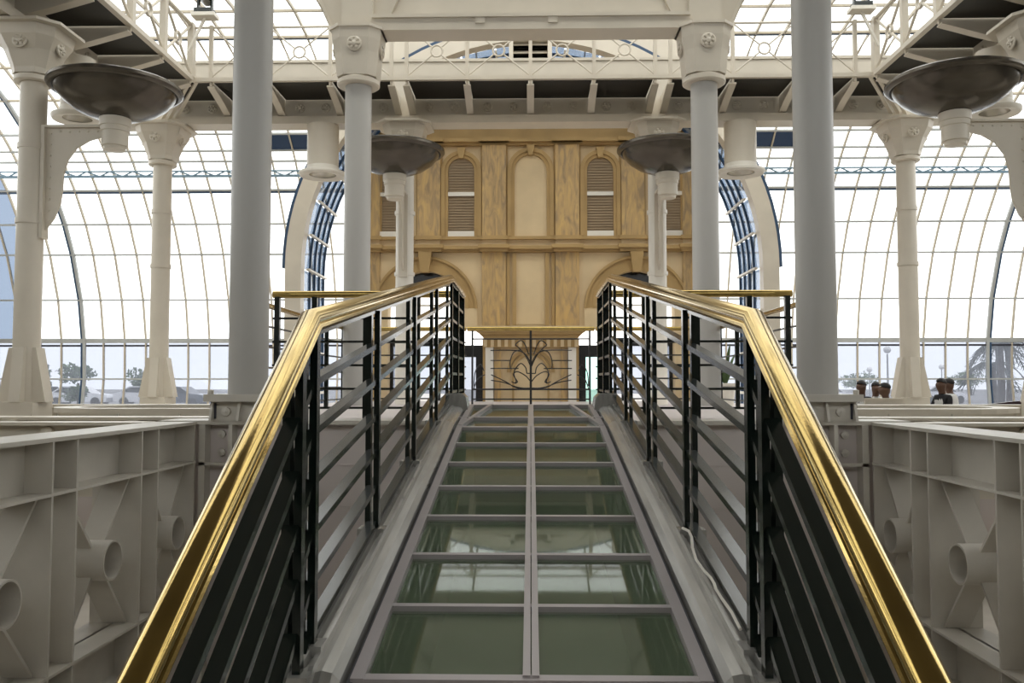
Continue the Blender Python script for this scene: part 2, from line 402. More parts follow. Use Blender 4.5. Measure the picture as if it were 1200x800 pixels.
def capital(t, x, y, z0, z1, w0, w1, plate, m):
    """tapering chamfered square capital with rosettes, neck collar and abacus plate"""
    b = MB(); H = z1-z0
    rings = []
    for f, w in ((0, w0), (.12, w0*1.04), (.5, w0+(w1-w0)*.42), (.78, w0+(w1-w0)*.86), (1, w1)):
        c = w*.40; zz = z0+H*f
        rings.append([(x-w+c,y-w,zz),(x+w-c,y-w,zz),(x+w,y-w+c,zz),(x+w,y+w-c,zz),(x+w-c,y+w,zz),(x-w+c,y+w,zz),(x-w,y+w-c,zz),(x-w,y-w+c,zz)])
    vs = [p for r in rings for p in r]; n = 8
    fs = [(i*n+j, i*n+(j+1)%n, (i+1)*n+(j+1)%n, (i+1)*n+j) for i in range(len(rings)-1) for j in range(n)]
    b.add(vs, fs + [tuple(range(n))[::-1], tuple(range(4*n, 5*n))])
    b.build('capital', m, t)
    b = MB(); wf = w0+(w1-w0)*.62
    for s in (-1, 1):
        rosette(b, (x, y+s*wf, z0+H*.64), 'y', .13, s); rosette(b, (x+s*wf, y, z0+H*.64), 'x', .13, s)
    b.build('rosette', m, t)
    MB().lathe([(w0*1.02, z0-.12), (w0*1.1, z0-.10), (w0*1.1, z0-.03), (w0*.98, z0)], (x,y,0), 'z', 32).build('collar', m, t)
    c = plate*.4; w = plate
    MB().prism([(x-w+c,y-w),(x+w-c,y-w),(x+w,y-w+c),(x+w,y+w-c),(x+w-c,y+w),(x-w+c,y+w),(x-w,y+w-c),(x-w,y-w+c)], 'xy', z1, z1+.05).build('abacus', m, t)

SIDE = {-1: 'left', 1: 'right'}
def front_column(s):
    x, y = s*2.87, 8.62
    t = thing('column', f'thick plain grey round column standing nearest, on bolted block {SIDE[s]} of the rails', 'column', (x, y, -.36))
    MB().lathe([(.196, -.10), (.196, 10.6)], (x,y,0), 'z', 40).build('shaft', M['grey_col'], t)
    MB().box(x-.33, x+.33, y-.33, y+.33, -.17, -.10).build('base_plate', M['girder'], t)
    MB().box(x-.28, x+.28, y-.22, y+.28, -.36, -.17).build('bearing_block', M['girder'], t)
    for dx in (-.27, .0, .27):
        MB().prism([(y-.32,-.36),(y-.22,-.36),(y-.22,-.17),(y-.26,-.17)], 'yz', x+dx-.012, x+dx+.012).build('gusset', M['girder'], t)
    MB().box(x-s*.30, x-s*.24, y-.235, y-.2, -.34, -.19).box(x+s*.24, x+s*.30, y-.235, y-.2, -.34, -.19).build('slot', M['frame_dark'], t)
    for dx in (-.14, .14):
        MB().lathe([(.045, 0), (.045, -.03), (.02, -.035), (.001, -.05)], (x+dx, y-.22, -.27), 'y', 10).build('bolt', M['girder'], t)
        MB().lathe([(.03, -.10), (.03, -.06), (.001, -.05)], (x+dx*2, y-.27, 0), 'z', 8).build('nut', M['girder'], t)
def second_column(s):
    x, y = s*2.96, 14.4
    t = thing('column', f'round column with flower capital carrying the big cross beam, {SIDE[s]} one', 'column', (x, y, -.36))
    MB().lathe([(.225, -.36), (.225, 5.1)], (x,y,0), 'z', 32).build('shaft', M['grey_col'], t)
    capital(t, x, y, 5.22, 6.0, .33, .42, .45, M['cream'])
    MB().box(x-.27, x+.27, y-.2, y+.2, 6.05, 9.4).build('stub', M['cream'], t)
    for q in (-1, 1):
        MB().prism([(x+q*.27, 6.05), (x+q*.42, 6.05), (x+q*1.1, 7.6), (x+q*.27, 7.6)], 'xz', y-.06, y+.06).build('gusset', M['cream'], t)
        MB().beam((x+q*.42, y, 6.05), (x+q*1.1, y, 7.6), .22, .04, up=(1,0,0)).build('gusset_flange', M['cream'], t)
def rear_column(s):
    x, y = s*2.98, 20.0
    t = thing('column', f'pale rear column behind a hanging bowl lamp, {SIDE[s]} of the central stone front', 'column', (x, y, -.52))
    MB().lathe([(.21, -.52), (.21, 5.3)], (x,y,0), 'z', 28).build('shaft', M['white'], t)
    for z in (4.0, 2.55): MB().lathe([(.24, z), (.24, z+.08)], (x,y,0), 'z', 28).build('strap', M['white'], t)
    capital(t, x, y, 5.37, 6.09, .27, .5, .64, M['cream'])
def outer_column(s, y, lab, base, r):
    x = s*(8.62 if y < 17 else 8.8)
    t = thing('column', lab, 'column', (x, y, -1.32))
    MB().lathe([(r, -.3), (r, 5.3)], (x,y,0), 'z', 32).build('shaft', M['cream'], t)
    for z in (4.05, 2.75): MB().lathe([(r+.02, z), (r+.02, z+.09)], (x,y,0), 'z', 32).build('strap', M['cream'], t)
    capital(t, x, y, 5.32, 6.08, .29, .54, .66, M['cream'])
    MB().box(x-.30, x+.30, y-.30, y+.30, -1.32 if y > 15.2 else -3.6, -.3).build('pedestal', M['cream'], t)
    for a in range(4):
        ax, ay = ((1,0),(-1,0),(0,1),(0,-1))[a]
        b = MB()
        if ax: b.prism([(x+ax*r*.8, -.3), (x+ax*(r+.20), -.3), (x+ax*(r+.02), .62), (x+ax*r*.8, .62)], 'xz', y-.13, y+.13)
        else: b.prism([(y+ay*r*.8, -.3), (y+ay*(r+.12), -.3), (y+ay*(r+.02), .62), (y+ay*r*.8, .62)], 'yz', x-.10, x+.10)
        b.build('base_fin', M['cream'], t)
for s in (-1, 1):
    front_column(s); second_column(s); rear_column(s)
    outer_column(s, 14.4, f'cream column at the {SIDE[s]} edge with riveted bracket, flared foot and tapered capital', -.3, .215)
    outer_column(s, 20.0, f'slimmer cream column with tapered capital before the {SIDE[s]} window grid', -.34, .215)

# ================================================================== BOWL LAMPS
def bowl_lamp(x, y, label, toward):
    """wide pewter dish on a stepped neck, held out from its column by a riveted bracket"""
    t = thing('bowl_lamp', label, 'lamp', (x, y, 4.05), 'pewter bowl uplighters on the columns')
    MB().lathe([(.20,4.58),(.42,4.62),(.64,4.71),(.83,4.84),(.95,4.98),(.99,5.08),(.96,5.08),(.91,4.99),(.79,4.88),(.6,4.77),(.3,4.69),(.001,4.67)], (x,y,0), 'z', 56, caps=False).build('bowl', M['pewter'], t)
    pr = [(.99,5.06),(1.01,5.04),(1.06,5.05),(1.095,5.09),(1.09,5.14),(1.045,5.17),(.985,5.16),(.955,5.12),(.99,5.06)]
    MB().lathe(pr, (x,y,0), 'z', 56, caps=False).build('rim', M['pewter'], t)
    MB().lathe([(.19,4.60),(.255,4.58),(.255,4.44),(.235,4.43),(.235,4.35),(.215,4.34),(.215,4.10),(.18,4.09),(.17,4.03),(.001,4.02)], (x,y,0), 'z', 28).build('neck', M['cream'], t)
    MB().lathe([(.03,4.7),(.03,4.95),(.10,4.97),(.10,5.05),(.001,5.07)], (x,y,0), 'z', 12).build('bulb_holder', M['inner'], t)
    L = 1.44 if toward[0] else 1.55
    P = [(0.2,4.42),(L-.215,4.42),(L-.215,4.26),(1.0,4.20),(.78,4.07),(.63,3.86),(.56,3.6),(.55,3.35),(.52,3.1),(.42,2.85),(.28,2.66),(.2,2.6)]
    cx = x-toward[0]*L; cy = y-toward[1]*L
    b = MB()
    if toward[0]: b.prism([(cx+toward[0]*(p[0]), p[1]) for p in P], 'xz', y-.02, y+.02)
    else: b.prism([(cy+toward[1]*(p[0]), p[1]) for p in P], 'yz', x-.02, x+.02)
    b.build('bracket_web', M['cream'], t)
    b = MB()
    if toward[0]:
        b.box(cx+toward[0]*.2, cx+toward[0]*.26, y-.1, y+.1, 2.5, 4.45); b.box(cx+toward[0]*.2, cx+toward[0]*(L-.2), y-.09, y+.09, 4.42, 4.46)
    else:
        b.box(x-.1, x+.1, cy+toward[1]*.2, cy+toward[1]*.26, 2.5, 4.45); b.box(x-.09, x+.09, cy+toward[1]*.2, cy+toward[1]*(L-.2), 4.42, 4.46)
    b.build('bracket_flange', M['cream'], t)
    b = MB()
    for k in range(9):
        p = (.33, 4.32-.19*k)
        if toward[0]: b.lathe([(.022,-.02),(.018,-.035),(.001,-.04)], (cx+toward[0]*p[0], y, p[1]), 'y', 6)
        else: b.lathe([(.022,-.02),(.018,-.035),(.001,-.04)], (x, cy+toward[1]*p[0], p[1]), 'x', 6)
    for k in range(6):
        p = (.5+.16*k, 4.36)
        if toward[0]: b.lathe([(.022,-.02),(.018,-.035),(.001,-.04)], (cx+toward[0]*p[0], y, p[1]), 'y', 6)
    b.build('rivets', M['cream'], t, kind='stuff')
for s in (-1, 1):
    bowl_lamp(s*7.18, 14.4, f'large pewter bowl lamp high at the {SIDE[s]} edge, on a sideways riveted bracket', (-s, 0))
    bowl_lamp(s*2.98, 18.45, f'smaller-looking pewter bowl lamp beside the stone front, {SIDE[s]} of centre', (0, -1))

# cylinder downlights under the bridge and walkways
def downlight(x, y, z0, z1, r, label):
    t = thing('downlight', label, 'lamp', (x, y, z1), 'cream cylinder downlights')
    MB().lathe([(r, z0+.2), (r, z1)], (x,y,0), 'z', 28).build('housing', M['cream'], t)
    MB().lathe([(r*.86,z0+.02),(r*1.4,z0-.02),(r*1.5,z0+.02),(r*1.5,z0+.07),(r*1.1,z0+.12),(r*1.0,z0+.22),(r*.8,z0+.22)], (x,y,0), 'z', 36, caps=False).build('rim', M['white'], t)
    MB().lathe([(r*.88,z0+.03),(r*.8,z0+.12),(r*.5,z0+.2),(.001,z0+.22)], (x,y,0), 'z', 28, caps=False).build('reflector', M['inner'], t)
for s in (-1, 1):
    downlight(s*4.95, 20.0, 4.95, 6.15, .37, f'cream cylinder downlight under the bridge, {SIDE[s]} of the stone front')
    downlight(s*8.5, 15.6, 4.95, 6.1, .30, f'cream cylinder downlight half hidden behind the {SIDE[s]} edge bowl lamp')

# ================================================================== FOOTBRIDGE AND SIDE WALKWAYS
def bracket_poly(o, q0, q1):  # (outer tip, root) in a vertical plane
    s = 1 if q1 > q0 else -1
    return [(q0, 6.82), (q1, 6.82), (q1, 6.34), (q1-s*.12, 6.36), (q1-s*.5, 6.50), (q0+s*.25, 6.66), (q0, 6.70)]
br = thing('footbridge', 'cream steel footbridge with cross-braced railing and dark grating deck, spanning above the stone front', 'bridge', (0, 20, 6.14))
Y0, Y1, Y2 = 18.75, 20.0, 21.3
BX = 10.4
MB().box(-BX, BX, Y1, Y1+.1, 6.34, 6.84).build('web', M['cream'], br)
MB().box(-BX, BX, Y1-.2, Y1+.35, 6.16, 6.34).build('bottom_flange', M['cream'], br)
MB().box(-BX, BX, Y2, Y2+.1, 6.64, 8.19).box(-BX, BX, Y2-.04, Y2+.14, 8.19, 8.26).build('far_parapet', M['cream'], br)
MB().box(-7.6, 7.6, Y0-.05, Y0+.05, 6.79, 6.88).build('edge_beam', M['cream'], br)
xs = sorted([0] + [s*v for s in (-1, 1) for v in (1.42, 2.78, 3.12, 4.5, 5.9, 7.2)])
gr_me = unit('grating', M['grating'])
ex = [-8.7] + xs + [8.7]
for a, b in zip(ex[:-1], ex[1:]):
    if b-a < .5: continue
    piece('grating', gr_me, ((a+b)/2, (Y0+Y1)/2+.03, 6.80), (0,0,0), (b-a-.1, Y1-Y0-.1, .03), br)
    piece('grating', gr_me, ((a+b)/2, (Y1+Y2)/2+.05, 6.80), (0,0,0), (b-a-.1, Y2-Y1-.1, .03), br)
    for u in (.28, .72):
        r = MB(); rosette(r, (a+(b-a)*u, Y1, 6.59), 'y', .115, -1); r.build('rosette', M['cream'], br)
for x in xs:
    b = MB(); b.prism(bracket_poly(0, Y0, Y1), 'yz', x-.025, x+.025)
    b.beam((x, Y0+.02, 6.69), (x, Y0+.75, 6.50), .16, .03).beam((x, Y0+.75, 6.50), (x, Y1-.05, 6.34), .16, .03)
    b.build('bracket', M['cream'], br)
def truss(root, pts, z0, z1, m, k_=1.0):
    """railing panels between successive deck-edge points: posts, cross rods, centre ring, top rail"""
    for i, p in enumerate(pts):
        MB().box(p[0]-.04*k_, p[0]+.04*k_, p[1]-.04*k_, p[1]+.04*k_, z0, z1+.04).build('post', m, root)
    for p, q in zip(pts[:-1], pts[1:]):
        P, Q = Vector((*p, 0)), Vector((*q, 0)); L = (Q-P).length
        MB().tube([(*p, z1), (*q, z1)], .028*k_, 8).build('top_rail', m, root)
        if L < .6: continue
        c = (P+Q)/2; c.z = (z0+z1)/2; d = (Q-P).normalized(); R = .13
        n = 16
        MB().tube([c + d*R*math.cos(2*PI*k/n) + Vector((0,0,1))*R*math.sin(2*PI*k/n) for k in range(n)], .022*k_, 6, up=(d.y, -d.x, 0), closed=True).build('brace_ring', m, root)
        for (e, z) in ((P, z0), (P, z1), (Q, z0), (Q, z1)):
            e = Vector((e.x, e.y, z)); k = (e-c).normalized()
            MB().tube([c+k*R, e], .019*k_, 6, up=(d.y, -d.x, 0.01)).build('brace_rod', m, root)
truss(br, [(x, Y0) for x in [-7.6]+xs+[7.6]], 6.88, 8.04, M['cream'])

for s in (-1, 1):
    for k in range(3): MB().beam((s*(7.48+.16*k), 18.72, 6.84), (s*(8.45+.16*k), 19.85, 6.30), .07, .05).build('corner_bracket', M['cream'], br)

def walkway(s):
    t = thing('walkway', f'cream steel side walkway with grating deck and braced railing running forward, upper {SIDE[s]}', 'walkway', (s*9.1, 14, 6.14))
    xi, xw, xo = s*7.6, s*9.0, s*10.4
    y0, y1 = 8.8, 18.62
    MB().box(xw-.05, xw+.05, y0, y1, 6.34, 6.84).build('web', M['cream'], t)
    MB().box(xw-.3, xw+.3, y0, y1, 6.16, 6.34).build('bottom_flange', M['cream'], t)
    MB().box(xi-.06, xi+.06, y0, 18.62, 6.78, 6.88).build('edge_beam', M['cream'], t)
    MB().box(xo-.05, xo+.05, y0, y1, 6.64, 8.14).build('far_parapet', M['cream'], t)
    ys = [18.6-1.42*k for k in range(7)]
    for y in ys:
        b = MB(); b.prism(bracket_poly(0, xi, xw), 'xz', y-.03, y+.03)
        b.beam((xi+s*.02, y, 6.69), (xi+s*.7, y, 6.50), .2, .03).beam((xi+s*.7, y, 6.50), (xw-s*.05, y, 6.34), .2, .03)
        b.build('bracket', M['cream'], t)
    for a, b in zip(ys[:-1], ys[1:]):
        piece('grating', gr_me, ((xi+xw)/2, (a+b)/2, 6.80), (0,0,0), (1.28, 1.3, .03), t)
        piece('grating', gr_me, ((xo+xw)/2, (a+b)/2, 6.80), (0,0,0), (1.28, 1.3, .03), t)
        for u in (.3, .7):
            r = MB(); rosette(r, (xw-s*.05, a+(b-a)*u, 6.59), 'x', .115, -s); r.build('rosette', M['cream'], t)
    truss(t, [(xi, y) for y in ys], 6.88, 8.04, M['cream'], 1.6)

    # spotlight clamped to the railing corner
    sp = thing('spotlight', f'black spotlight on a cream bracket at the railing corner, upper {SIDE[s]}', 'spotlight', (s*7.2, 18.35, 8.09))
    x, y = s*7.2, 18.35
    MB().box(x-.26, x+.26, y-.16, y+.16, 8.09, 8.17).build('shelf', M['white'], sp)
    MB().box(x-.2, x+.2, y-.14, y+.14, 8.17, 8.27).build('base', M['black'], sp)
    MB().box(x-.17, x-.13, y-.05, y+.05, 8.24, 8.74).build('yoke', M['black'], sp)
    MB().box(x+.13, x+.17, y-.05, y+.05, 8.24, 8.74).build('yoke', M['black'], sp)
    MB().lathe([(.08,.2),(.14,.15),(.15,-.15),(.17,-.22),(.13,-.22),(.001,-.15)], (x, y, 8.56), 'y', 20).build('lamp_head', M['black'], sp)
    MB().beam((x, y+.0, 8.09), (s*7.56, 18.35, 7.34), .05, .05).build('stay', M['white'], sp)
for s in (-1, 1): walkway(s)

# big cross beam on the second pair of columns
cb = thing('cross_beam', 'deep cream steel cross beam along the top between the two flower capitals', 'beam', (0, 14.4, 6.0))
MB().box(-2.69, 2.69, 14.36, 14.44, 6.15, 9.0).build('web', M['cream'], cb)
MB().box(-2.69, 2.69, 14.15, 14.65, 6.0, 6.2).build('bottom_flange', M['cream'], cb)
MB().box(-2.69, 2.69, 14.1, 14.7, 6.2, 6.26).build('flange_plate', M['cream'], cb)
for x in (-.85, .38): MB().box(x-.08, x+.08, 14.12, 14.15, 6.1, 6.2).build('clip', M['cream'], cb)

# ================================================================== STONE FRONT
FY = 26.5
fx = lambda px: (px-624)*FY/1000
fz = lambda py: (450-py)*FY/1000
F = thing('stone_facade', 'golden sandstone classical house front with arched blind windows inside the glass hall', 'facade', (0, FY, -.52))
ARC = (124*FY/1000, fz(361)); AR = 44*FY/1000       # arch centre offset, opening radius
XE = 5.45
def arch_wall(b, cx, r, zc, x0, x1, ztop, y0, y1, n=20):
    """wall field x0..x1 up to ztop with a semicircular-headed hole, real thickness"""
    arc = [(cx+r*math.cos(PI*k/n), zc+r*math.sin(PI*k/n)) for k in range(n+1)]       # right to left
    for y in (y0, y1):
        vs = []; fs = []
        for (x, z) in arc: vs += [(x, y, z), (x, y, ztop)]
        for k in range(n): fs.append((2*k, 2*k+1, 2*k+3, 2*k+2))
        b.add(vs, fs)
    b.add([(x, y, z) for x, z in arc for y in (y0, y1)], [(2*k, 2*k+1, 2*k+3, 2*k+2) for k in range(n)])
    b.box(x0, cx-r, y0, y1, fz(385) if x0 > 0 else -.52, zc); b.box(cx+r, x1, y0, y1, fz(385) if x1 < 0 else -.52, zc)
    b.box(x0, cx-r, y0, y1, zc, ztop); b.box(cx+r, x1, y0, y1, zc, ztop)
b = MB()
b.box(-XE, XE, FY, FY+.5, fz(294), 9.4)                                         # upper storey
b.box(-1.45, 1.45, FY, FY+.5, fz(385), fz(294)); b.box(-1.34, 1.34, FY, FY+.5, -.52, fz(385))
for s in (-1, 1):
    cx = s*ARC[0]
    x0, x1 = sorted((s*1.45, s*XE)); arch_wall(b, cx, AR, ARC[1], x0, x1, fz(294), FY, FY+.5)
b.build('wall', M['stone'], F)
# cornices and string courses; broken forward over each pilaster
PIL = [(-81*2.33, 17), (-122, 27), (-43, 29)]
pil = [(667, 28), (744, 27), (812, 20)]
pil = [((p-624)*FY/1000, w*FY/1000) for p, w in pil]; pil = pil + [(-x, w) for x, w in pil]
def course(name, z0, z1, d, m=M['stone_dark']):
    MB().box(-XE-d, XE+d, FY-d, FY+.05, z0, z1).build(name, m, F)
course('cornice', fz(160), fz(141), .10, M['stone_dark']); course('cornice', fz(165), fz(161), .28); course('architrave', fz(168), fz(165), .14)
course('string_course', fz(280), fz(276.5), .16); course('frieze', fz(288), fz(280), .05, M['stone']); course('cornice', fz(292), fz(288), .22); course('moulding', fz(295), fz(292), .12)
for x, w in pil:
    h = w/2
    MB().box(x-h, x+h, FY-.18, FY, fz(276.5), fz(168)).build('pilaster', M['marble'], F)
    e = MB(); e.box(x-h-.05, x-h, FY-.07, FY, fz(276), fz(168)); e.build('pilaster_edge', M['stone_dark'], F)
    MB().box(x+h, x+h+.05, FY-.07, FY, fz(276), fz(168)).build('pilaster_edge', M['stone_dark'], F)
    MB().box(x-h-.06, x+h+.06, FY-.24, FY, fz(280.5), fz(276)).build('pilaster_base', M['stone_dark'], F)
    MB().box(x-h, x+h, FY-.15, FY, fz(288), fz(280)).build('pilaster_die', M['stone'], F)
    MB().box(x-h-.12, x+h+.12, FY-.34, FY, fz(291), fz(287)).box(x-h-.06, x+h+.06, FY-.26, FY, fz(295), fz(291)).build('pilaster_capital', M['stone_dark'], F)
    MB().box(x-h-.1, x+h+.1, FY-.36, FY, fz(165), fz(160.5)).build('pilaster_cornice', M['stone_dark'], F)
    if abs(x) < 1.5 or abs(x) > 4.5:
        MB().box(x-h, x+h, FY-.12, FY, -.52 if abs(x) > 4.5 else fz(383), fz(295)).build('pilaster', M['marble'], F)
# arched windows with blinds
def arch_poly(cx, hw, z0, zs, n=14):
    return [(cx-hw, z0), (cx+hw, z0)] + [(cx+hw*math.cos(PI*k/n), zs+hw*math.sin(PI*k/n)) for k in range(n+1)]
for pxc in (542, 706, 624, 457, 791):
    cx = fx(pxc); niche = pxc == 624; hw = (19 if niche else 15.5)*FY/1000; zs = fz(198); z0 = fz(276)
    o2 = hw+.22
    fr = MB(); n = 16
    for r0, r1, d in ((hw, hw+.1, .08), (hw+.1, hw+.22, .13)):
        fr.ring((cx, zs), r0, r1, FY-d, FY, 0, PI, n)
        for q in (-1, 1): fr.box(cx+q*r0, cx+q*r1, FY-d, FY, z0, zs)
    wn_ = fr.build('window_surround', M['stone_dark'], F)
    MB().prism([(cx-.07, zs+hw-.03), (cx+.07, zs+hw-.03), (cx+.13, zs+hw+.3), (cx-.13, zs+hw+.3)], 'xz', FY-.2, FY).build('keystone', M['stone_dark'], F)
    if niche:
        MB().prism(arch_poly(cx, hw, z0, zs), 'xz', FY-.02, FY).build('niche_panel', M['stone'], F)
    else:
        bl = MB().prism(arch_poly(cx, hw, z0, zs), 'xz', FY-.015, FY).build('blind', M['blind'], F)
        sl = MB(); k = 0; z = z0+.22
        while z < zs+hw-.05:
            hh = hw if z < zs else math.sqrt(max(0, hw*hw-(z-zs)**2))
            sl.prism([(FY-.05, z), (FY-.015, z+.012), (FY-.015, z+.03), (FY-.05, z+.012)], 'yz', cx-hh, cx+hh); z += .085
        sl.build('blind_slats', M['blind'], bl, kind='stuff')
        MB().box(cx-hw, cx+hw, FY-.09, FY, fz(228), fz(223.5)).build('meeting_rail', M['white'], F)
        MB().box(cx-hw, cx+hw, FY-.10, FY, fz(276.5), fz(270)).build('window_sill', M['white'], F)
# centre lower panel
cxs = 17*FY/1000
MB().box(-cxs, cxs, FY-.02, FY, fz(380), fz(296)).build('niche_panel', M['stone'], F)
fr = MB()
for q in (-1, 1): fr.box(q*cxs, q*(cxs+.12), FY-.1, FY, fz(381), fz(296)); fr.box(q*(cxs+.2), q*(cxs+.3), FY-.07, FY, fz(381), fz(296))
fr.build('panel_moulding', M['stone_dark'], F)
# arches: archivolt rings, keystone, imposts, dark doors behind
for s in (-1, 1):
    cx = s*ARC[0]; zc = ARC[1]
    MB().ring((cx, zc), AR, AR+.20, FY-.08, FY, 0, PI, 28).ring((cx, zc), AR+.20, AR+.38, FY-.05, FY, 0, PI, 28).ring((cx, zc), AR+.38, AR+.46, FY-.11, FY, 0, PI, 28).build('archivolt', M['stone_dark'], F)
    for q in (-1, 1): MB().box(cx+q*AR, cx+q*(AR+.46), FY-.06, FY, -.52 if q == s else fz(385), zc).build('arch_jamb', M['stone'], F)
    MB().prism([(cx-.13, zc+AR-.05), (cx+.13, zc+AR-.05), (cx+.21, zc+AR+.58), (cx-.21, zc+AR+.58)], 'xz', FY-.26, FY).build('keystone', M['stone_dark'], F)
    MB().prism([(cx+AR*math.cos(a), zc+AR*math.sin(a)) for a in [math.radians(38+104*k/12) for k in range(13)]], 'xz', FY+.3, FY+.36).build('fanlight', M['dark_door'], F)
    d = setting('door_1' if s < 0 else 'door_2', (cx, FY+.42, -.52))
    z1 = fz(404)
    MB().box(cx-AR, cx+AR, FY+.38, FY+.5, z1-.02, z1+.24).build('lintel', M['dark_door'], d)
    for u in (-1, -.34, .34, 1): MB().box(cx+u*(AR-.05)-.06, cx+u*(AR-.05)+.06, FY+.38, FY+.48, -.52, z1).build('door_post', M['dark_door'], d)
    for u in (-.67, 0, .67): MB().box(cx+u*AR-.34, cx+u*AR+.34, FY+.42, FY+.44, -.3, z1-.02).build('pane', M['pane_low'], d)
    MB().box(cx-AR+.1, cx+AR-.1, FY+.4, FY+.46, zc+.1, zc+.16).build('transom', M['white'], d)

# ---- central kiosk in front of the stone front: corbelled ledge on pillars round an arched niche
KY = 25.6; kx = lambda px: (px-624)*KY/1000; kz = lambda py: (450-py)*KY/1000
K = thing('stone_portal', 'small sandstone portal with corbelled ledge and arched niche at the foot of the front', 'portal', (0, KY, -.52))
MB().box(-1.15, 1.15, KY+.15, FY-.13, -.52, kz(407)).build('back_wall', M['stone'], K)
for k, (w, d, z0, z1) in enumerate([(1.75,.35,kz(388),kz(382.5)), (1.62,.26,kz(392),kz(388)), (1.5,.16,kz(397),kz(392))]):
    MB().prism([(-w,z1),(w,z1),(w-.1,z0),(-w+.1,z0)], 'xz', KY-d, FY-.13).build('ledge', M['stone_dark'] if k else M['stone'], K)
MB().box(-1.44, 1.44, KY-.1, FY-.13, kz(407), kz(397)).build('frieze', M['stone_dark'], K)
b = MB()
for k in range(14):
    x = -1.36+2.72*k/13; b.box(x-.05, x+.05, KY-.14, KY-.1, kz(406.5), kz(398))
b.build('dentils', M['stone'], K, kind='stuff')
for s in (-1, 1):
    MB().box(s*(1.12), s*(1.36), KY-.06, KY+.3, -.52, kz(407)).build('pillar', M['white'], K)
    MB().box(s*1.36, s*1.44, KY-.02, KY+.4, -.52, kz(407)).build('pillar_return', M['stone_dark'], K)
    MB().box(s*.90, s*1.10, KY+.02, KY+.2, -.52, kz(407)).build('inner_pilaster', M['marble'], K)
    MB().box(s*.5, s*.56, KY+.07, KY+.16, -.52, kz(436)).build('niche_jamb', M['stone_dark'], K)
MB().ring((0, kz(436)), .5, .58, KY+.06, KY+.15, 0, PI, 18).ring((0, kz(436)), .62, .72, KY+.1, KY+.15, 0, PI, 18).build('niche_arch', M['stone_dark'], K)
MB().prism(arch_poly(0, .5, -.52, kz(436)), 'xz', KY+.13, KY+.155).build('niche_panel', M['stone'], K)
# dark glazed lobby blocks either side
for s in (-1, 1):
    d = setting('door_3' if s < 0 else 'door_4', (s*1.9, KY+.3, -.52))
    MB().box(s*1.45, s*2.35, KY+.2, KY+.3, kz(418), kz(404)).box(s*1.45, s*1.66, KY+.2, KY+.3, -.52, kz(418)).box(s*2.25, s*2.35, KY+.2, KY+.3, -.52, kz(418)).build('door_frame', M['dark_door'], d)
    MB().box(s*1.66, s*2.25, KY+.24, KY+.26, -.52, kz(418)).build('pane', M['pane_door'] if s > 0 else M['pane_low'], d)

# ================================================================== LANDING BALUSTRADES (far)
def cross_rail(x0, x1, y, ztop, zb, label, posts, wires, ends=()):
    t = thing('railing', label, 'railing', ((x0+x1)/2, y, zb))
    MB().tube([(x0, y, ztop), (x1, y, ztop)], .038, 12).build('handrail', M['brass'], t)
    for x in posts: MB().box(x-.028, x+.028, y-.028, y+.028, zb, ztop-.02).build('post', M['black'], t)
    for z in wires: MB().tube([(x0, y, z), (x1, y, z)], .014, 6).build('wire', M['black'], t)
    return t
for s in (-1, 1):
    a, c = sorted((s*.80, s*2.75))
    cross_rail(a, c, 9.02, .955, -.36, f'brass-topped black railing crossing from {SIDE[s]} stair rail toward the thick column', [s*1.2, s*1.75, s*2.3, s*2.7], [.7, .45, .2, -.05, -.25])
    t = thing('railing', f'brass-topped black railing running back along the {SIDE[s]} edge of the landing', 'railing', (s*3.2, 12, -.36))
    MB().tube([(s*3.2, 9.4, .955), (s*3.2, 14.6, .955)], .035, 12).build('handrail', M['brass'], t)
    for y in (9.4, 10.7, 12, 13.3, 14.5): MB().box(s*3.2-.03, s*3.2+.03, y-.03, y+.03, -.36, .93).build('post', M['black'], t)
    for z in (.7, .45, .2, -.05, -.25): MB().tube([(s*3.2, 9.4, z), (s*3.2, 14.6, z)], .014, 6).build('wire', M['black'], t)
    a, c = sorted((s*1.12, s*3.15))
    cross_rail(a, c, 14.75, .955, -.36, f'wire railing with brass top at back of landing, {SIDE[s]} of the scrolled panel', [s*1.2, s*2.0, s*3.1], [.72, .5, .3, .1, -.09, -.25])
# scrolled iron panel
G = thing('iron_panel', 'black wrought iron panel with fan of scrolls under a brass rail, before the stone portal', 'railing', (0, 14.75, -.36))
GY = 14.75; gx = lambda px: (px-623)*GY/1000; gz = lambda py: (450-py)*GY/1000
MB().tube([(-1.1, GY, .955), (1.1, GY, .955)], .04, 12).build('handrail', M['brass'], G)
MB().box(-.02, .02, GY-.02, GY+.02, -.36, .93).build('centre_post', M['iron'], G)
for px in (554.5, 692): MB().box(gx(px)-.016, gx(px)+.016, GY-.016, GY+.016, -.36, .93).build('side_post', M['iron'], G)
for py, r in ((387, .012), (397, .014), (456, .017), (467.5, .014)): MB().tube([(gx(554), GY, gz(py)), (gx(692), GY, gz(py))], r, 6).build('cross_bar', M['iron'], G)
def curve(pts, n=8):
    P = [Vector((p[0], p[1])) for p in pts]; out = []
    for i in range(len(P)-1):
        p0 = P[max(0,i-1)]; p1 = P[i]; p2 = P[i+1]; p3 = P[min(len(P)-1,i+2)]
        for k in range(n):
            t = k/n
            out.append(.5*((2*p1)+(-p0+p2)*t+(2*p0-5*p1+4*p2-p3)*t*t+(-p0+3*p1-3*p2+p3)*t**3))
    out.append(P[-1]); return out
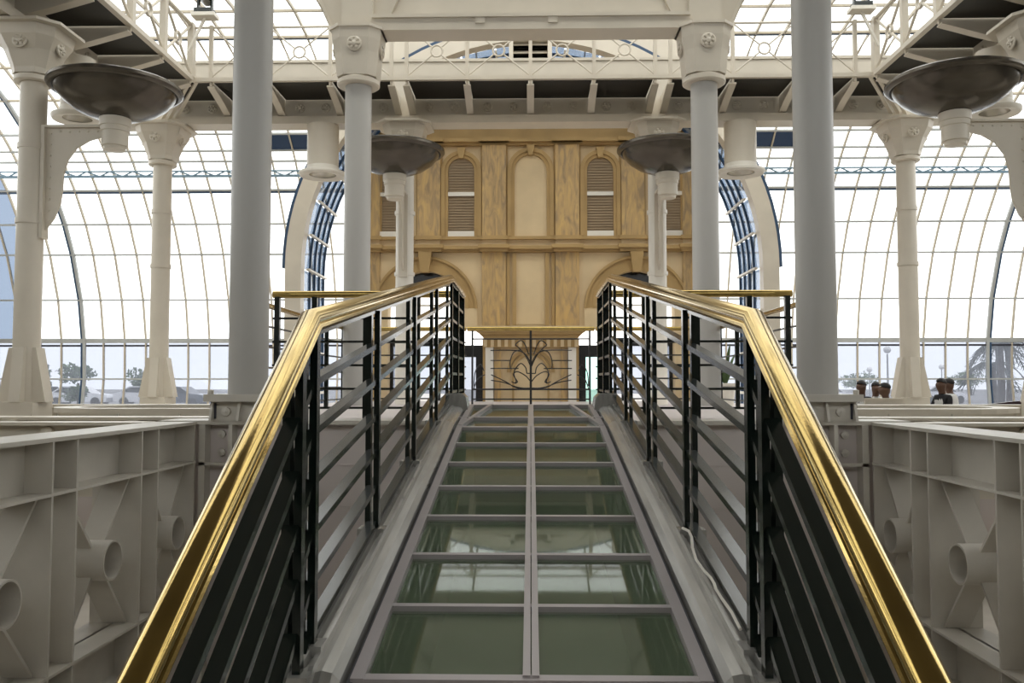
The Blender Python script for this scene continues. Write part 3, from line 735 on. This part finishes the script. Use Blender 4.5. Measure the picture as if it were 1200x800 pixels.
# pixel outlines measured in the 1164x800 crop of [540,370,700,480]
SC = [
 [(607,440),(560,340),(500,270),(475,245),(520,210),(555,245),(585,330)],
 [(607,440),(600,400),(560,330),(480,295),(260,293)],
 [(430,450),(430,380),(460,310),(520,290)],
 [(570,490),(560,440),(520,405),(480,440),(460,490),(480,570),(440,560)],
 [(607,565),(560,510),(490,475),(455,500),(490,560),(470,565)],
 [(600,615),(480,610),(390,560),(265,500)],
 [(600,622),(480,605),(380,568),(265,548)],
 [(120,600),(130,480),(175,415),(205,470)],
 [(120,620),(150,540),(215,500)],
 [(260,380),(430,380)], [(260,448),(500,448)], [(570,490),(607,490)],
]
for q in (0, 1):
    for c in SC:
        pts = []
        for (u, v) in c:
            if q: u = 1214-u
            pts.append((gx(540+u/7.275), gz(370+v/7.27)))
        pts = curve(pts) if len(pts) > 2 else pts
        MB().tube([(p[0], GY, p[1]) for p in pts], .010, 5, up=(0,1,0)).build('scroll', M['iron'], G)

# ================================================================== SLOPING GLASS ROOF BETWEEN THE RAILS
W = .54
gl = lambda d: -1.345+.156*d              # height of the sloping glass at depth d
S = thing('glass_roof', 'sloping dark green glass roof in grey aluminium frame rising between the two stair rails', 'glass roof', (0, 2.7, gl(2.7)))
D0, D1, D2 = 2.70, 6.47, 7.78
Z2 = -.205
rows = [D0+(D1-D0)*k/7 for k in range(8)]
slope = math.atan(.156)
pg = unit('pane', M['pane_shaft'])
for k in range(7):
    a, c = rows[k], rows[k+1]; m = (a+c)/2; L = (c-a)/math.cos(slope)
    for s in (-1, 1):
        piece('pane', pg, (s*W/2, m, gl(m)-.012), (slope, 0, 0), (W-.05, L-.02, .012), S)
up = (0, -math.sin(slope), math.cos(slope))
for k, d in enumerate(rows):
    MB().beam((-W, d, gl(d)), (W, d, gl(d)), .027 if 0 < k < 7 else .036, .03, up=up).build('glazing_bar', M['frame'], S)
    MB().beam((-W, d+.024, gl(d)-.004), (W, d+.024, gl(d)-.004), .014, .02, up=up).build('gasket', M['frame_dark'], S)
for s in (-1, 1):
    MB().beam((s*W, D0-.02, gl(D0-.02)), (s*W, D1, gl(D1)), .042, .036, up=up).build('side_rail', M['frame'], S)
    MB().beam((s*.014, D0, gl(D0)+.004), (s*.014, D1, gl(D1)+.004), .024, .036, up=up).build('centre_rail', M['frame'], S)
# upper, flatter facet
sl2 = math.atan2(Z2-gl(D1), D2-D1); up2 = (0, -math.sin(sl2), math.cos(sl2))
ru = [D1, (D1*.62+D2*.38), D2]
z2 = lambda d: gl(D1)+(Z2-gl(D1))*(d-D1)/(D2-D1)
pt = unit('pane', M['pane_shaft'])
for a, c in zip(ru[:-1], ru[1:]):
    for s in (-1, 1): piece('pane', pt, (s*W/2, (a+c)/2, z2((a+c)/2)-.012), (sl2, 0, 0), (W-.05, (c-a)-.02, .012), S)
for d in ru[1:]: MB().beam((-W-.05, d, z2(d)), (W+.05, d, z2(d)), .05, .04, up=up2).build('glazing_bar', M['frame'], S)
for s in (-1, 1):
    MB().beam((s*W, D1, gl(D1)), (s*W, D2, Z2), .045, .036, up=up2).build('side_rail', M['frame'], S)
    MB().beam((s*W, D1+.05, gl(D1)+.012), (s*.36, D2, Z2+.012), .03, .03, up=up2).build('hip_bar', M['frame'], S)
MB().beam((0, D1, gl(D1)+.004), (0, D2, Z2+.004), .045, .036, up=up2).build('centre_rail', M['frame'], S)
# steep lower facet and cream sill below the frame
MB().prism([(D0-.05, gl(D0)-.05), (D0-.02, gl(D0)-.02), (D0-.02, gl(D0)-.2), (D0-.05, gl(D0)-.2)], 'yz', -W-.04, W+.04).build('sill', M['white'], S)
MB().beam((0, D0-.08, gl(D0)-.07), (0, 1.0, gl(D0)-.07-.7*1.62), 2*W, .02, up=(0,-.57,.82)).build('lower_panel', M['frame'], S)
# shaft lining under the glass
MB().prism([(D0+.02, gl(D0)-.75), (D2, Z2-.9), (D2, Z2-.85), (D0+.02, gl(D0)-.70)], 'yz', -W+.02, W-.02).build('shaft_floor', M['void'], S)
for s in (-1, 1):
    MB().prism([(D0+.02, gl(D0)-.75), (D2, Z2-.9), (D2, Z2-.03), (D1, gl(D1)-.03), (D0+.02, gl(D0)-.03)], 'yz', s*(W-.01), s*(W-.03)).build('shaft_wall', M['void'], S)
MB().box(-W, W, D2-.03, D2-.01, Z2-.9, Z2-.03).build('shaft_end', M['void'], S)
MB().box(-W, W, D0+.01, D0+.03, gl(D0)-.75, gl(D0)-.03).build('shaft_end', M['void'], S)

# ---- curbs that carry the rails
CH = .06
def curb(s):
    t = thing('curb', f'grey metal ridged curb carrying the {SIDE[s]} stair rail beside the glass', 'curb', (s*.68, 2.7, gl(2.7)-.4))
    prof = [(.575,-.14),(.575,-.02),(.588,.02),(.612,.043),(.645,.05),(.665,.045),(.669,.064),(.684,.064),(.688,.044),(.700,.044),(.704,.072),(.718,.072),(.722,.05),(.736,.05),(.740,.076),(.775,.068),(.785,.05),(.785,-.45),(.70,-.45)]
    path = [(1.0, gl(2.66)-.635*1.66), (2.66, gl(2.66)), (D1+.05, gl(D1+.05)), (D2-.15, z2(D2-.15))]
    b = MB(); n = len(prof)
    rings = [[(s*u, y, z+v) for u, v in prof] for y, z in path]
    vs = [p for r in rings for p in r]
    fs = [(i*n+j, i*n+(j+1)%n, (i+1)*n+(j+1)%n, (i+1)*n+j) for i in range(len(path)-1) for j in range(n)]
    b.add(vs, fs); b.add(rings[0], [tuple(range(n))]); b.add(rings[-1], [tuple(range(n))[::-1]])
    b.build('body', M['curb'], t)
    MB().prism([(s*.55, Z2+.0),(s*.565, Z2+.09),(s*.60, Z2+.125),(s*.74, Z2+.125),(s*.79, Z2+.08),(s*.79, Z2-.3),(s*.55, Z2-.3)], 'xz', D2-.35, D2-.05).build('end_block', M['curb'], t)
    MB().beam((s*.563, 2.66, gl(2.66)-.02), (s*.563, D1, gl(D1)-.02), .02, .05).build('gasket', M['frame_dark'], t)
for s in (-1, 1): curb(s)

# ---- brass-topped stair rails
RX = .73
def stair_rail(s):
    zb = .215
    path = [(1.05, zb-.635*1.75), (2.80, zb), (7.65, zb+.153*4.85), (9.0, zb+.153*4.85)]
    t = thing('stair_rail', f'{SIDE[s]} stair railing with broad polished brass handrail and glossy black bars', 'railing', (s*RX, 2.8, gl(2.8)+CH))
    # ribbed brass section: broad crown with a bead along each edge
    prof = []
    for k in range(16):
        a = 2*PI*k/16; prof.append((.036*math.cos(a), .032*math.sin(a)))
    MB().sweep([(s*RX, *p) for p in path], prof).build('handrail', M['brass'], t)
    for u in (-.029, .029):
        MB().tube([(s*RX+u, p[0], p[1]-.027) for p in path], .0125, 8).build('bead', M['brass'], t)
    MB().sweep([(s*RX, p[0], p[1]-.045) for p in path], [(-.02,-.012),(.02,-.012),(.02,.012),(-.02,.012)], smooth=False).build('rail_channel', M['black'], t)
    for k in range(1, 7):
        off = .048+.163*k
        MB().sweep([(s*RX, p[0], p[1]-off) for p in path[:3]] + [(s*RX, 9.0, path[3][1]-off*.99)], [(-.022,-.012),(.022,-.012),(.022,.012),(-.022,.012)], smooth=False).build('bar', M['bar'], t)
    def rz(d):
        for (a, za), (b_, zb_) in zip(path[:-1], path[1:]):
            if a <= d <= b_: return za+(zb_-za)*(d-a)/(b_-a)
    def base(d):
        if d < 2.66: return gl(2.66)-.635*(2.66-d)+.06
        return (gl(d) if d < D1 else z2(min(d, D2)))+.06
    for d in (2.63, 2.80, 3.95, 5.2, 6.42, 7.62):
        b = MB()
        for u in (-.019, .019): b.box(s*RX+u-.0125, s*RX+u+.0125, d-.02, d+.02, base(d)-.01, rz(d)-.05)
        b.build('post', M['black'], t)
        MB().box(s*RX-.06, s*RX+.06, d-.05, d+.05, base(d)-.03, base(d)+.012).build('foot_plate', M['curb'], t)
    for d in (8.3, 9.0):
        MB().box(s*RX-.03, s*RX+.03, d-.025, d+.025, -.36 if d > 8.95 else -.3, rz(d)-.05).build('post', M['black'], t)
for s in (-1, 1): stair_rail(s)
# loose white cable lying along the lower right bar
cab = MB().tube([(RX-.055+.012*math.sin(k*1.3), 3.85-.09*k, gl(3.85-.09*k)+.105+.02*math.sin(k*.9)) for k in range(12)], .006, 6).build('cable', M['white'])
tag(cab, 'thin white cable lying along the foot of the right stair rail', 'cable')

# ================================================================== GIRDERS EITHER SIDE OF THE STAIR
def side_girder(s):
    t = thing('girder', f'grey steel truss girder with tube-centred cross plates, lower {SIDE[s]}', 'girder', (s*3.5, 6, -2.5))
    X0, X1, XW = s*3.30, s*3.72, s*3.51
    y0, y1 = 1.0, 8.38
    m = M['girder']
    MB().box(X0, X1, y0, y1, -.40, -.37).build('top_flange', m, t)
    MB().box(X0, X1, y0, y1, -.775, -.755).build('chord_flange', m, t)
    MB().box(XW-.01, XW+.01, y0, y1, -.76, -.39).build('chord_web', m, t)
    MB().box(X0, X1, y0, y1, -2.02, -2.0).build('chord_flange', m, t)
    MB().box(X0, X1, y0, y1, -2.45, -2.42).build('bottom_flange', m, t)
    MB().box(XW-.01, XW+.01, y0, y1, -2.43, -2.0).build('chord_web', m, t)
    ys = []
    for k in range(-3, 2):
        a = 5.87+1.355*k
        ys += [a, a+.32]
    for y in ys + [8.36]:
        if y < y0 or y > 8.37: continue
        MB().box(X0+s*.004, X1, y-.011, y+.011, -2.43, -.39).build('stiffener', m, t)
    for k in range(-3, 2):
        a = 5.87+1.355*k+.32; b_ = a+1.035
        if k == 1: b_ = 8.36
        c = (a+b_)/2; zc = -1.38
        n = 28; r = .155
        MB().lathe([(r, 0), (r, s*.46), (r-.015, s*.46), (r-.015, 0), (r, 0)], (X0-s*.02, c, zc), 'x', n, caps=False).build('tube', m, t)
        MB().lathe([(.001, 0), (r-.015, 0), (r-.015, s*.01), (.001, s*.01)], (X0+s*.16, c, zc), 'x', n).build('tube_cap', m, t)
        for (yy, zz) in ((a+.02, -.79), (b_-.02, -.79), (a+.02, -1.99), (b_-.02, -1.99)):
            d = Vector((0, yy-c, zz-zc)).normalized()
            p0 = Vector((0, c, zc))+d*(r-.01)
            MB().beam((s*3.50, p0.y, p0.z), (s*3.50, yy, zz), .20, .022, up=(0, -d.z, d.y)).build('cross_plate', m, t)
for s in (-1, 1): side_girder(s)
# cross girder under the landing, facing the lens
cg = thing('cross_girder', 'mauve grey deep plate girder crossing under the landing behind the stair rails', 'girder', (0, 8.6, -3.3))
MB().box(-3.7, 3.7, 8.55, 8.6, -3.3, -.40).build('web', M['mauve'], cg)
MB().box(-3.7, 3.7, 8.42, 8.95, -.40, -.36).build('top_flange', M['girder'], cg)
for z in (-.80, -1.22): MB().box(-3.3, 3.3, 8.535, 8.56, z-.012, z).build('seam_strip', M['mauve'], cg)
for s in (-1, 1):
    MB().box(s*2.95, s*2.99, 8.40, 8.56, -3.3, -.40).box(s*3.22, s*3.28, 8.40, 8.56, -3.3, -.4).build('stiffener', M['girder'], cg)
    MB().box(s*2.97, s*3.28, 8.40, 8.43, -.80, -.77).build('ledge', M['girder'], cg)
    for z in (-.5, -.68):
        MB().lathe([(.04,0),(.04,-.03),(.02,-.035),(.001,-.045)], (s*3.1, 8.55, z), 'y', 8).build('bolt', M['girder'], cg)
# outer deck beams and round-ended rim plate beyond the girders
for s in (-1, 1):
    t = thing('deck_beam', f'cream flanged deck beam running outward beyond the {SIDE[s]} girder', 'beam', (s*8, 9.3, -1))
    MB().box(s*3.76, s*14, 8.2, 8.5, -.40, -.37).box(s*3.76, s*14, 8.34, 8.36, -1.1, -.38).build('near_flange', M['cream'], t)
    MB().box(s*3.3, s*14, 9.5, 9.9, -.40, -.37).box(s*3.3, s*14, 9.69, 9.71, -1.1, -.38).build('far_flange', M['cream'], t)
    MB().lathe([(.06,0),(.06,-.04),(.03,-.05),(.001,-.06)], (s*4.75, 8.34, -.47), 'y', 10).build('bolt', M['cream'], t)
    for k in range(7): MB().box(s*(4.4+1.4*k)-.01, s*(4.4+1.4*k)+.01, 8.36, 9.69, -1.1, -.4).build('tie_plate', M['cream'], t)
    r = thing('rim_plate', f'cream round-ended rim plate lying flat on the deck, {SIDE[s]} side', 'plate', (s*5, 11.5, -.4))
    def stad(hw, x1, x2, yc, n=16):
        return [(s*(x2+hw*math.cos(-PI/2+PI*k/n)*1.0), yc+hw*math.sin(-PI/2+PI*k/n)) for k in range(n+1)] + [(s*x1, yc+hw), (s*x1, yc-hw)]
    o, i_ = stad(1.15, 3.42, 5.2, 11.55), stad(.85, 3.7, 5.2, 11.55)
    n = len(o); b = MB()
    vs = [(p[0],p[1],z) for z in (-.36,-.30) for q in (o, i_) for p in q]
    fs = []
    for k in range(n):
        j = (k+1)%n
        fs += [(k,j,n+j,n+k), (2*n+k,3*n+k,3*n+j,2*n+j), (k,2*n+k,2*n+j,j), (n+k,n+j,3*n+j,3*n+k)]
    b.add(vs, fs); b.build('rim', M['cream'], r)
    # low parapet behind
    MB().box(s*5.65, s*21.9, 15.2, 15.4, -1.32, -.42).build('wall_parapet', M['cream'], kind='structure')
    pp = bpy.data.objects['wall_parapet' if s < 0 else 'wall_parapet.001']
    MB().box(s*5.62, s*21.9, 15.12, 15.45, -.42, -.36).build('coping', M['cream'], pp)
    for k in range(8): MB().box(s*(6.3+1.1*k)-.012, s*(6.3+1.1*k)+.012, 15.17, 15.2, -1.32, -.42).build('joint', M['girder'], pp)
    MB().box(s*5.25, s*5.4, -1, 8.5, -3.6, -.55).build('wall_void_left' if s < 0 else 'wall_void_right', M['cream'], kind='structure')
# ================================================================== OUTSIDE
MB().box(-160, 160, 34, 260, -1.75, -1.6).build('ground', M['ground'], kind='structure')
def blob_tree(x, y, h, w, label, m):
    t = thing('tree', label, 'tree', (x, y, -1.6))
    b = MB()
    lobes = [(random.uniform(-.6,.6)*w, random.uniform(-.6,.6)*w, h*random.uniform(.45,.82), random.uniform(.35,.6)) for _ in range(8)]
    for k in range(620):
        lx, ly, lz, lr = random.choice(lobes)
        d = Vector((random.gauss(0,1), random.gauss(0,1), random.gauss(0,1))).normalized()*random.uniform(.55,1)
        c = Vector((x+lx+d.x*lr*w, y+ly+d.y*lr*w, -1.6+lz+d.z*lr*h*.38))
        r = .065*h*random.uniform(.6,1.3); u = Vector((random.gauss(0,1), random.gauss(0,1), random.gauss(0,1))).normalized()
        v = u.orthogonal().normalized()
        b.add([c-u*r, c+v*r*.5, c+u*r, c-v*r*.5], [(0,1,2,3)])
    b.build('crown', m, t, kind='stuff')
    MB().lathe([(w*.09, -1.6), (w*.06, -1.6+h*.4)], (x,y,0), 'z', 8).build('trunk', M['bark'], t)
TR = [(-26.8, 50, 1.75, .75), (-31.9, 55, 3.4, .8), (-45, 100, 3.6, 2.2), (-60, 112, 4.4, 2.6), (-36, 110, 3.4, 2.4), (46, 120, 3.4, 3.0), (66, 130, 4.2, 3.4)]
TL = ['bright green bush among the parked cars outside, lower left', 'slim tall tree outside just right of the left edge column', 'hazy round tree outside, behind the green bush', 'hazy tree outside at the outermost left', 'hazy tree outside beside the slimmer left column', 'hazy low tree far outside, behind the seated people', 'hazy tree outside behind the palms']
for (x, y, h, w), l in zip(TR, TL): blob_tree(x, y, h, w, l, M['leaf'])
def palm(x, y, h, label):
    t = thing('palm_tree', label, 'palm', (x, y, -1.6))
    MB().tube([(x, y, -1.6), (x+.08, y, -1.6+h*.5), (x, y, -1.6+h)], .16, 10, up=(0,1,0)).build('trunk', M['bark'], t)
    for k in range(15):
        a = 2*PI*k/15+random.uniform(-.2,.2); L = random.uniform(1.1, 1.6); e = random.uniform(.1, .7)
        P = []
        for q in range(7):
            u = q/6; P.append(Vector((x+math.cos(a)*L*u, y+math.sin(a)*L*u, -1.6+h+L*(e*u-1.25*u*u))))
        b = MB(); d = Vector((-math.sin(a), math.cos(a), 0))
        for q in range(1, 7):
            for z_ in (-1, 1):
                for hh in (0, .5):
                    o = P[q]*(1-hh)+P[q-1]*hh; ln = .42*(1-.55*abs(q/6-.35))
                    tip = o+d*z_*ln*.8+Vector((math.cos(a)*.15, math.sin(a)*.15, -ln*.55))
                    f = Vector((math.cos(a), math.sin(a), 0))*.035
                    b.add([o-f, o+f, tip+f*.3, tip-f*.3], [(0,1,2,3)])
        b.tube(P, .02, 4, up=(-math.sin(a), math.cos(a), .01))
        b.build('frond', M['leaf_dark'], t)
palm(20.6, 38, 3.4, 'drooping palm outside, left one of the palms by the right edge')
palm(22.4, 42, 2.6, 'shorter shaggy palm outside against the right edge of the view')
palm(25.4, 46, 3.9, 'tall palm outside at the outermost right')
def car(x, y, rz, col, label):
    t = thing('car', label, 'car', (x, y, -1.6)); t.rotation_euler = (0, 0, rz)
    m = mat('car_paint', col, 0.2, var=0.02, coat=0.5)
    def loc(b, name, mm):
        o = bpy.data.objects.new(name, b.mesh(name, mm)); C.objects.link(o); o.parent = t
    b = MB().prism([(-2.1,.3),(2.1,.3),(2.15,.62),(2.0,.85),(1.1,.95),(.35,1.42),(-1.0,1.45),(-1.7,1.02),(-2.1,.95)], 'xz', -.85, .85); loc(b, 'body', m)
    b = MB().prism([(1.0,.97),(.38,1.36),(-.95,1.38),(-1.55,1.02)], 'xz', -.87, .87); loc(b, 'side_window', M['car_glass'])
    for wx in (-1.35, 1.35):
        for wy in (-.78, .78):
            b = MB().lathe([(.2,-.1),(.33,-.1),(.33,.1),(.2,.1)], (wx, wy, .33), 'y', 16); loc(b, 'wheel', M['tyre'])
CARS = [(-33, 62, .1, (.75,.76,.78), 'silver car parked outside, first from left edge'), (-28.6, 63, .2, (.72,.72,.74), 'pale car parked outside below the round tree'), (-24.8, 60, -.1, (.05,.06,.08), 'dark car parked outside near the left middle'),
        (-20.5, 64, .1, (.8,.8,.8), 'white car parked outside behind second left column'), (-38, 66, 1.4, (.3,.31,.34), 'grey car parked end-on outside, far left'), (24, 70, .1, (.8,.8,.82), 'white car parked outside behind the seated group'), (34, 72, .2, (.75,.75,.78), 'pale car parked outside near the palms')]
for c in CARS: car(*c)
for i, (px, py, y) in enumerate([(1015, 433, 62), (1036, 410, 40), (1052, 431, 70), (1098, 430, 64)]):
    x = (px-622)*y/1000; z = (450-py)*y/1000
    t = thing('street_lamp', 'white globe street lamp outside, ' + ['left one over the seated people', 'big nearest globe high in the pane', 'faint far globe beside the slim right column', 'one right of the slim right column'][i], 'street lamp', (x, y, -1.6))
    MB().lathe([(.06, -1.6), (.04, z-.2)], (x,y,0), 'z', 8).build('pole', M['mull_grey'], t)
    r = .2 if i != 1 else .17
    MB().lathe([(.001,-r)]+[(r*math.sin(PI*k/10), -r*math.cos(PI*k/10)) for k in range(1,10)]+[(.001,r)], (x,y,z), 'z', 14).build('globe', M['globe'], t)

# ================================================================== PEOPLE AT THE TABLES BEHIND THE PARAPET
def person(x, y, head_z, face, label, shirt, lean=0.0, white_panel=False):
    """seated figure: one skinned body; face = heading angle of the body"""
    seat = head_z-.80
    t = thing('person', label, 'person', (x, y, seat), None)
    V = []; E = []; R = []
    def j(px, py, pz, r, par=None):
        V.append((px, py, pz)); R.append(r)
        if par is not None: E.append((par, len(V)-1))
        return len(V)-1
    pel = j(0, 0, seat+.10, .15); ab = j(.01+lean*.3, 0, seat+.28, .145, pel); ch = j(.02+lean*.7, 0, seat+.46, .155, ab); nk0 = j(.01+lean, 0, seat+.60, .08, ch)
    nk = j(.03+lean, 0, seat+.665, .056, nk0); hd = j(.05+lean, 0, seat+.77, .105, nk); tp = j(.04+lean, 0, seat+.87, .095, hd)
    for sg in (-1, 1):
        sh = j(.0+lean*.9, sg*.17, seat+.555, .065, ch); el = j(.08+lean, sg*.23, seat+.30, .047, sh); wr_ = j(.30+lean, sg*.14, seat+.28, .034, el)
        pm = j(.38+lean, sg*.11, seat+.285, .034, wr_)
        for f in range(4): j(.45+lean, sg*.11+(f-1.5)*.019, seat+.275, .009, pm)
        j(.40+lean, sg*.11-sg*.05, seat+.29, .010, pm)
        hip = j(.05, sg*.10, seat+.08, .09, pel); kn = j(.46, sg*.13, seat+.09, .062, hip); an = j(.44, sg*.13, seat-.34, .042, kn); j(.60, sg*.14, seat-.38, .035, an)
    me = bpy.data.meshes.new('figure'); me.from_pydata(V, E, [])
    o = bpy.data.objects.new('figure', me); C.objects.link(o)
    sk = o.modifiers.new('skin', 'SKIN'); su = o.modifiers.new('sub', 'SUBSURF'); su.levels = 2; su.render_levels = 2
    for i, r in enumerate(R): me.skin_vertices[0].data[i].radius = (r, r)
    me.skin_vertices[0].data[0].use_root = True
    dg = bpy.context.evaluated_depsgraph_get(); ev = o.evaluated_get(dg)
    m2 = bpy.data.meshes.new_from_object(ev); bpy.data.objects.remove(o)
    # shape the head: nose, brow, chin, ears
    hc = Vector((.05+lean, 0, seat+.80))
    for v in m2.vertices:
        d = v.co-hc
        if d.length < .17 and d.z > -.09:
            fr = max(0, d.x)/.09
            v.co.y = hc.y+d.y*.88; v.co.x = hc.x+d.x*1.16
            v.co.x += .030*math.exp(-((d.z+.005)/.018)**2-(d.y/.018)**2)*(1 if d.x > .05 else 0)
            v.co.x += .012*math.exp(-((d.z+.075)/.02)**2-(d.y/.03)**2)*(1 if d.x > .03 else 0)
            v.co.x -= .010*math.exp(-((d.z-.022)/.012)**2-((abs(d.y)-.03)/.015)**2)*(1 if d.x > .04 else 0)
            v.co.y += (.014 if d.y > 0 else -.014)*math.exp(-(d.x/.018)**2-(d.z/.025)**2)*(1 if abs(d.y) > .05 else 0)
    for m in (M['skin'], shirt, M['trouser'], M['shirt_white']): m2.materials.append(m)
    for p in m2.polygons:
        p.use_smooth = True
        c = p.center; k = 1
        if c.z > seat+.625 or (c.x-lean > .20 and c.z > seat+.2) or (abs(c.y) > .19 and c.z < seat+.36 and c.z > seat+.2): k = 0
        elif c.z < seat+.17: k = 2
        elif white_panel and .33 < c.z-seat < .50 and abs(c.y) < .10: k = 3
        p.material_index = k
    b = bpy.data.objects.new('body', m2); C.objects.link(b); b.parent = t
    b.location = (0, 0, -seat); t.rotation_euler = (0, 0, face)
    # hair cap
    h = MB(); n = 16; hx = .04+lean
    prof = []
    vs = []; fs = []
    for i in range(7):
        a = PI*.62*i/6
        for k in range(n):
            th = 2*PI*k/n; back = .5-.5*math.cos(th)
            aa = a*(.62+.38*back)
            vs.append((hx+.108*math.sin(aa)*math.cos(th)-.004, .086*math.sin(aa)*math.sin(th), .842+.09*math.cos(aa)))
    for i in range(6):
        for k in range(n): fs.append((i*n+k, i*n+(k+1)%n, (i+1)*n+(k+1)%n, (i+1)*n+k))
    h.add(vs, fs, True)
    ho = bpy.data.objects.new('hair', h.mesh('hair', M['hair'])); C.objects.link(ho); ho.parent = t
    # eyes
    return t
def at(px, py, y): return ((px-622)*y/1000, (450-py)*y/1000)
PE = [(1009, 453.0, 16.9, PI+.5, 'person in white and black top facing left, leftmost of the seated group', M['shirt'], .05, True),
      (1021, 454.5, 17.7, -PI/2, 'person half hidden behind the leftmost pair of heads', M['shirt_white'], 0, False),
      (1038, 456.0, 16.3, PI-.3, 'person in plain black top leaning to the left', M['shirt'], .05, False),
      (1099, 450.5, 16.7, PI+.3, 'person in black top with white print, front of the right pair', M['shirt'], 0, True),
      (1108, 450.5, 17.4, PI-.9, 'person in white sleeve behind the right pair', M['shirt_white'], 0, False)]
for (px, py, y, f, l, sh, ln, wp) in PE:
    x, z = at(px, py, y)
    person(x, y, z, f, l, sh, ln, wp)
    t = thing('stool', 'low round cafe stool, under the ' + ' '.join(l.replace('person', 'one').split()[:9]), 'seat', (x, y, -1.32))
    zs = z-.80-.05
    MB().lathe([(.20, zs-.05), (.20, zs), (.18, zs+.015)], (x,y,0), 'z', 20).build('seat', M['maroon'], t)
    MB().lathe([(.03, -1.28), (.03, zs-.05)], (x,y,0), 'z', 10).build('pillar', M['iron'], t)
    MB().lathe([(.17, -1.32), (.16, -1.29), (.03, -1.28)], (x,y,0), 'z', 20).build('foot', M['iron'], t)
# curved dark bench back and cream screen
bb = thing('bench', 'dark maroon bench with curved back top behind the parapet, lower right', 'bench', (9.45, 16.2, -1.32))
P = [(8.35, -1.32)] + [(8.35+2.2*k/14, -.40+.10*math.sin(PI*k/14)) for k in range(15)] + [(10.55, -1.32)]
MB().prism(P, 'xz', 16.1, 16.22).build('backrest', M['maroon'], bb)
MB().box(8.35, 10.55, 16.22, 16.7, -.95, -.86).box(8.4, 10.5, 16.3, 16.6, -1.32, -.95).build('seat', M['maroon'], bb)
sc_ = tag(MB().box(6.02, 6.72, 15.55, 15.6, -1.32, -.26).box(5.98, 6.76, 15.53, 15.62, -.28, -.25).build('screen', M['cream']), 'low cream screen panel in front of the seated group', 'screen')
# potted plant on the podium
px_, py_ = 3.9, 17.2
pl = thing('potted_plant', 'green leafy plant in a pot seen through the right rail', 'plant', (px_, py_, -.52))
MB().lathe([(.14,-.52),(.2,-.02),(.22,-.02),(.22,.02),(.18,.02),(.17,-.04),(.001,-.04)], (px_,py_,0), 'z', 18).build('pot', M['white'], pl)
for k in range(16):
    a = 2*PI*k/16; L = random.uniform(.3,.5); e = random.uniform(1.0, 2.4); b = MB(); vs = []
    for q in range(6):
        u = q/5; c = Vector((px_+math.cos(a)*L*u, py_+math.sin(a)*L*u, -.04+L*e*1.35*u*(1.0-.4*u)))
        w = .035*math.sin(PI*min(1, u*.9+.1)); vs += [c+Vector((-math.sin(a),math.cos(a),0))*w, c-Vector((-math.sin(a),math.cos(a),0))*w]
    b.add(vs, [(2*q,2*q+1,2*q+3,2*q+2) for q in range(5)]); b.build('leaf', M['leaf'], pl)
